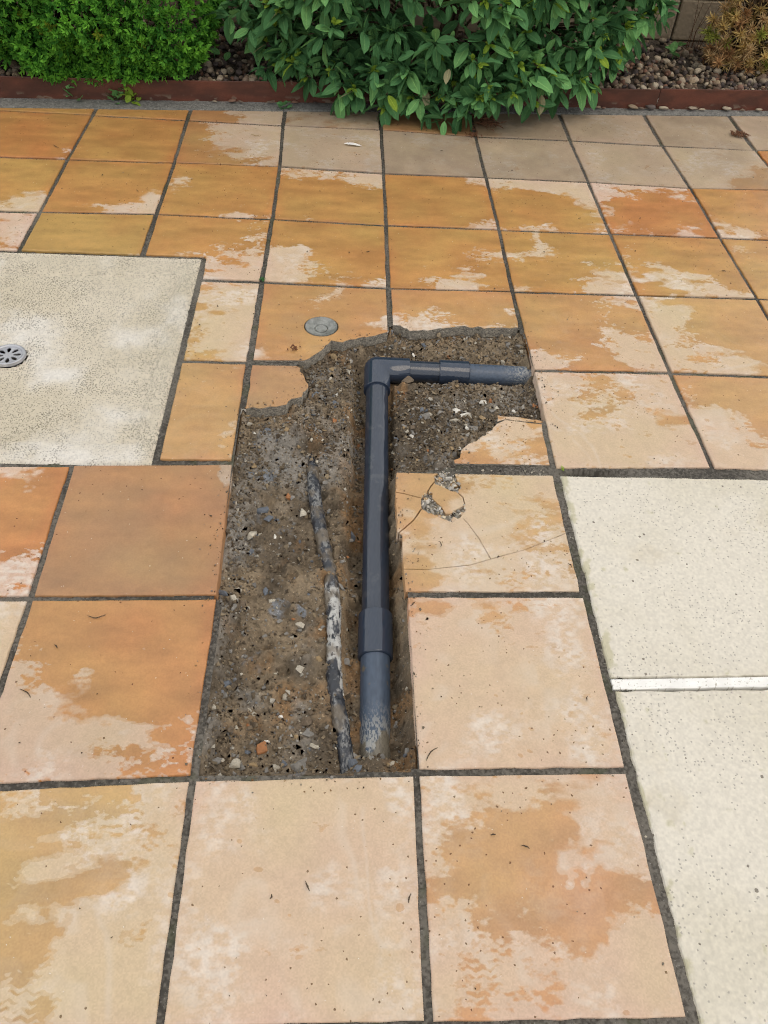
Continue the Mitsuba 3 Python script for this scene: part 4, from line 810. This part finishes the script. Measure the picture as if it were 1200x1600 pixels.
# small-leaved shrub on the left
g = np.random.default_rng(33)
def small_leaf(l, w):
    return np.array([(0, 0, 0), (.45 * l, -w / 2, .10 * w), (.45 * l, 0, -.12 * w), (.45 * l, w / 2, .10 * w), (l, 0, -.1 * l)]), np.array([(0, 1, 2), (1, 4, 2), (0, 2, 3), (2, 4, 3)])
def sprig(g):
    V, F, K, off = [], [], [], 0
    n = g.integers(5, 8); L = g.uniform(.04, .065)
    for q in range(n):
        for sgn in (-1, 1):
            ph = q * 1.57 + (0 if sgn > 0 else np.pi) + g.normal() * .2; th = 1.15 - .75 * q / n + g.normal() * .12; l = g.uniform(.024, .034) * (1 - .25 * q / n)
            d = np.array([math.cos(th), math.sin(th) * math.cos(ph), math.sin(th) * math.sin(ph)])
            v, f = small_leaf(l, l * .52); V.append(v @ rot_to(d, ph + 1.57 if abs(d[2]) > .9 else g.normal() * .5).T + [L * q / n, 0, 0]); F.append(f + off); off += 5; K.append(np.full(5, q / n + g.normal() * .12))
    return np.vstack(V), np.vstack(F), np.concatenate(K)
SP = [sprig(g) for _ in range(12)]
scene['small_leaf'] = {'type': 'principledthin', 'base_color': {'type': 'mesh_attribute', 'name': 'vertex_color'}, 'roughness': .4, 'diff_trans': .7, 'spec_trans': 0.0, 'eta': 1.4}
V, F, C, off = [], [], [], 0
def box_y(x, z): return .175 + .05 * (x + .9) * 0 + .35 * sstep(-.52, -.26, x) ** 2 + .02 * sstep(.22, .08, z) + .07 * (meshkit.noise(np.array([x * 7, z * 7, 2.])) - .5) * 2 - .035 * math.exp(-((z - .28) / .16) ** 2)
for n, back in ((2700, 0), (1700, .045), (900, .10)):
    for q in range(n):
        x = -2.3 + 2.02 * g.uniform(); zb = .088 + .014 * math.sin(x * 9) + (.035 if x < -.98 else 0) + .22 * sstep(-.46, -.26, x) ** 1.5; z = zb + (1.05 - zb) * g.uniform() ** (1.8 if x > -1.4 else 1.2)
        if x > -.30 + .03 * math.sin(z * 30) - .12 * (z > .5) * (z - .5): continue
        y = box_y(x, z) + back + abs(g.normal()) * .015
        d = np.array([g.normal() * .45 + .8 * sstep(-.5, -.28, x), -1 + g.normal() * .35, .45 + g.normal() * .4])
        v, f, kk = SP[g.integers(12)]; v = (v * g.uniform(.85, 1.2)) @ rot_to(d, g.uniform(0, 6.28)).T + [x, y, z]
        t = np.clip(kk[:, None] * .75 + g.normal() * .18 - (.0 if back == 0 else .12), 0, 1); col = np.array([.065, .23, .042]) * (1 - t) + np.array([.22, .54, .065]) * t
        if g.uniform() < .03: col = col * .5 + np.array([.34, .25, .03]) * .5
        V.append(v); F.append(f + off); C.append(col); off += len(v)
for q in range(900):
    x, y = g.uniform(-2.3, -.35), g.uniform(.28, .95); v, f, kk = SP[g.integers(12)]; v = v @ rot_to([g.normal() * .5, g.normal() * .5, 1]).T + [x, y, 1.05 + g.normal() * .02]
    V.append(v); F.append(f + off); C.append(np.tile([.07, .2, .028], (len(v), 1))); off += len(v)
bx = 'small_leaved_shrub'
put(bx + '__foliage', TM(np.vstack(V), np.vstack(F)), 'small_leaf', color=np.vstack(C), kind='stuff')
tw = []
for q in range(260):
    x = g.uniform(-2.2, -.38); z = g.uniform(.13, .9); p = np.array([x, box_y(x, z) + .03, z]); r0 = np.array([-1.3 + (x + 1.3) * .6, .6, .05]); t = np.linspace(0, 1, 6)[:, None]
    tw.append(tube((1 - t) ** 2 * r0 + 2 * t * (1 - t) * (r0 * .5 + p * .5 + [0, .05, .1]) + t * t * p, np.linspace(.006, .0015, 6), 5, False))
put(bx + '__stems', cat(tw), 'bark', smooth=True, kind='stuff')
tag(bx, 'dense bright green small-leaved shrub at the far left', 'shrub')

# dried conifer on the right
g = np.random.default_rng(44)
for nme, c in (('needle_tan', (.58, .42, .22)), ('needle_brown', (.42, .25, .12)), ('needle_green', (.36, .40, .09)), ('needle_gold', (.62, .47, .19))):
    scene[nme] = {'type': 'principledthin', 'base_color': proc((lambda c: lambda p, n, uv: mi.Color3f(*c) * (.6 + .8 * noise(p.x * 130, p.y * 130, p.z * 130)))(c)), 'roughness': .7, 'diff_trans': .4, 'spec_trans': 0.0, 'eta': 1.3}
def tuft(g, axis, L=.048, n=62):
    V, F, off = [], [], 0; B = rot_to(axis)
    for q in range(n):
        a = g.uniform(0, 6.28); th = abs(g.normal()) * .75 + .15; s = -.04 * g.uniform(0, 1)
        d = B @ np.array([math.cos(th), math.sin(th) * math.cos(a), math.sin(th) * math.sin(a)]); M = rot_to(d, g.uniform(0, 6.28)); l = L * g.uniform(.6, 1.1); w = .0042
        v = np.array([(0, -w / 2, 0), (0, w / 2, 0), (l * .6, w / 2, 0), (l * .6, -w / 2, 0), (l, 0, 0.)]) @ M.T + B[:, 0] * s
        V.append(v); F.append(np.array([(0, 1, 2), (0, 2, 3), (3, 2, 4)]) + off); off += 5
    return TM(np.vstack(V), np.vstack(F))
con = 'dry_conifer'
TU = [(1.95,.74,.27,'needle_gold'),(1.98,.73,.25,'needle_tan'),(2.0,.72,.29,'needle_gold'),(2.03,.72,.27,'needle_gold'),(1.94,.73,.22,'needle_green'),(1.96,.72,.20,'needle_green'),(1.98,.72,.21,'needle_green'),(1.97,.72,.155,'needle_brown'),(2.0,.7,.175,'needle_tan'),(1.975,.7,.125,'needle_tan'),
 (2.02,.69,.20,'needle_tan'),(2.03,.69,.165,'needle_brown'),(2.06,.68,.145,'needle_brown'),(2.08,.67,.12,'needle_tan'),(2.05,.68,.10,'needle_gold'),(2.1,.66,.11,'needle_brown'),(2.12,.66,.15,'needle_tan'),(2.10,.67,.19,'needle_gold'),(2.13,.66,.22,'needle_gold'),(2.12,.67,.26,'needle_tan'),(2.16,.65,.12,'needle_gold'),(2.16,.65,.09,'needle_brown'),(2.07,.69,.255,'needle_brown'),(2.15,.66,.30,'needle_tan'),(2.08,.7,.31,'needle_brown'),(2.02,.7,.10,'needle_brown')]
spots = [(np.array(t[:3]), t[3]) for t in TU]
for q in range(190):
    th, h = g.uniform(-2.9, .2), g.uniform(.08, .85); r = .30 * math.sin(math.pi * min(.97, .28 + .72 * h / .9)) * g.uniform(.75, 1)
    spots.append((np.array([2.22 + r * math.cos(th), .86 + r * math.sin(th) * .8, h]), ['needle_tan', 'needle_brown', 'needle_gold', 'needle_tan', 'needle_brown', 'needle_green'][g.integers(6)]))
for q in range(80):
    spots.append((np.array([g.uniform(1.96, 2.45), .70 + .10 * g.normal() * .5, g.uniform(.06, .55)]), ['needle_tan', 'needle_gold', 'needle_gold', 'needle_brown'][g.integers(4)]))
tw = []
for p, b in spots:
    o = p - np.array([2.22, .88, p[2] - .12]); o[2] += .02
    put(con + '__tuft', TM(*(lambda t: (np.array(t.vertices) + p, t.faces))(tuft(g, o / np.linalg.norm(o) + [0, -.25, g.normal() * .3]))), b)
    r0 = np.array([2.21, .87, max(.06, p[2] * .5)]); t = np.linspace(0, 1, 5)[:, None]; tw.append(tube(r0 * (1 - t) + p * t + [0, 0, -.02] * np.sin(np.pi * t), np.linspace(.005, .002, 5), 5, False))
put(con + '__twigs', cat(tw), 'bark', smooth=True, kind='stuff')
for q, (a, b) in enumerate((((2.2, .88, .03), (2.19, .86, .95)), ((2.18, .86, .03), (2.03, .76, .34)), ((2.2, .86, .04), (2.12, .74, .36)), ((2.22, .86, .05), (2.35, .8, .6)))):
    put(con + '__stem', tube(np.linspace(a, b, 6), np.linspace(.013, .006, 6), 8), 'bark', smooth=True)
tag(con, 'dried brown and yellow conifer bush at the far right', 'shrub')

# weeds and litter along the kerb
g = np.random.default_rng(55)
def weed(key, x, y, z, n, L, b, lab, catg='weed', up=.9):
    ms, uv = [], []
    for q in range(n):
        a = g.uniform(0, 6.28); d = [math.cos(a), math.sin(a), up * g.uniform(.3, 1.4)]; V_, F_, U_ = LV[g.integers(5)]
        o = np.array([g.normal() * L * .35, g.normal() * L * .35, abs(g.normal()) * L * .5]); ms.append(TM(V_ * [1, 1.5, 1] @ (rot_to(d, g.normal() * .3) * L * g.uniform(.5, 1)).T + [x, y, z] + o, F_)); uv.append(U_)
    st = tube([(x, y, z - .005), (x + .003, y, z + L * .6)], [.0015, .001], 5); ms.append(st); uv.append(np.full((len(st.vertices), 2), .6))
    k = put(key, cat(ms), b, smooth=True, uv=np.vstack(uv)); tag(k, lab, catg)
weed('weed', -.895, .175, .0, 26, .05, 'leaf_light', 'bright green weed sprouting at the kerb, left end')
weed('weed', -.716, .180, .0, 34, .044, 'leaf_light', 'darker green spreading weed on the kerb under the small-leaved shrub')
weed('weed', -.66, .165, .0, 18, .044, 'leaf_young', 'small light green weed just right of the darker kerb weed')
weed('weed', -.011, .165, .0, 14, .03, 'leaf_mid', 'little weed at the end of a joint below the laurel')
weed('weed', -.34, .50, .06, 4, .07, 'leaf_light', 'two-leaved green seedling between the two green shrubs')
weed('weed', 1.86, .86, .06, 5, .075, 'leaf_light', 'bright green broad-leaved seedling on the gravel at the right')
weed('moss', -.002, -1.177, -.004, 30, .010, 'leaf_deep', 'tuft of green moss in the joint crossing beside the drain slab', 'moss')
weed('moss', .815, -2.0, -.006, 12, .007, 'leaf_young', 'yellowish moss at the corner of the cream concrete slab', 'moss', .5)
def clump(x, y, n, L, lab):
    ms = []
    for q in range(n):
        a = g.uniform(0, 6.28); l = L * g.uniform(.3, .8); c = np.array([x + g.normal() * L * .45, y + g.normal() * L * .45, .004 + abs(g.normal()) * .004]); d = np.array([math.cos(a), math.sin(a), g.normal() * .3]) * l / 2
        ms.append(tube([c - d, c + [0, 0, .003], c + d], [.0012, .0022, .0010], 5))
    k = put('dry_litter', cat(ms), 'twig_rust', smooth=True); tag(k, lab, 'litter')
scene['twig_rust'] = {'type': 'principled', 'base_color': rgb(.13, .055, .025), 'roughness': .9}
clump(1.965, .10, 46, .035, 'tangled brown dry seed clump on a joint at the far right')
clump(.79, -.02, 30, .03, 'brown dry litter caught in the joint below the laurel')
clump(.86, .11, 60, .06, 'reddish brown twig litter on the tile under the laurel')
clump(.118, -1.545, 14, .016, 'dark clot of earth on the broken tile below the round cap')
scene['feather_white'] = {'type': 'principledthin', 'base_color': rgb(.75, .74, .72), 'roughness': .6, 'diff_trans': .3, 'spec_trans': 0.0}
V_, F_, U_ = leaf_mesh(.3, .2, .30, 9)
k = put('feather', TM(V_ @ (rot_to([1, -.18, .05]) * .075).T + [.245, -.165, .006], F_), 'feather_white', smooth=True); tag(k, 'small white feather lying on a far tile', 'feather')
# rusty ladder of dry stalks by the wall
for q in range(6):
    x = 1.99 + g.uniform(-.04, .05); P = np.array([(x, .98, .05), (x + g.normal() * .01, .965, .15), (x + g.normal() * .03, .95, .26 + g.uniform(-.05, .03))])
    k = put('dry_stalk', tube(P, [.002, .0016, .001], 5), 'twig_rust', smooth=True); tag(k, 'thin reddish dry stalk standing before the beige wall', 'stalk', 'dry stalks by the wall')
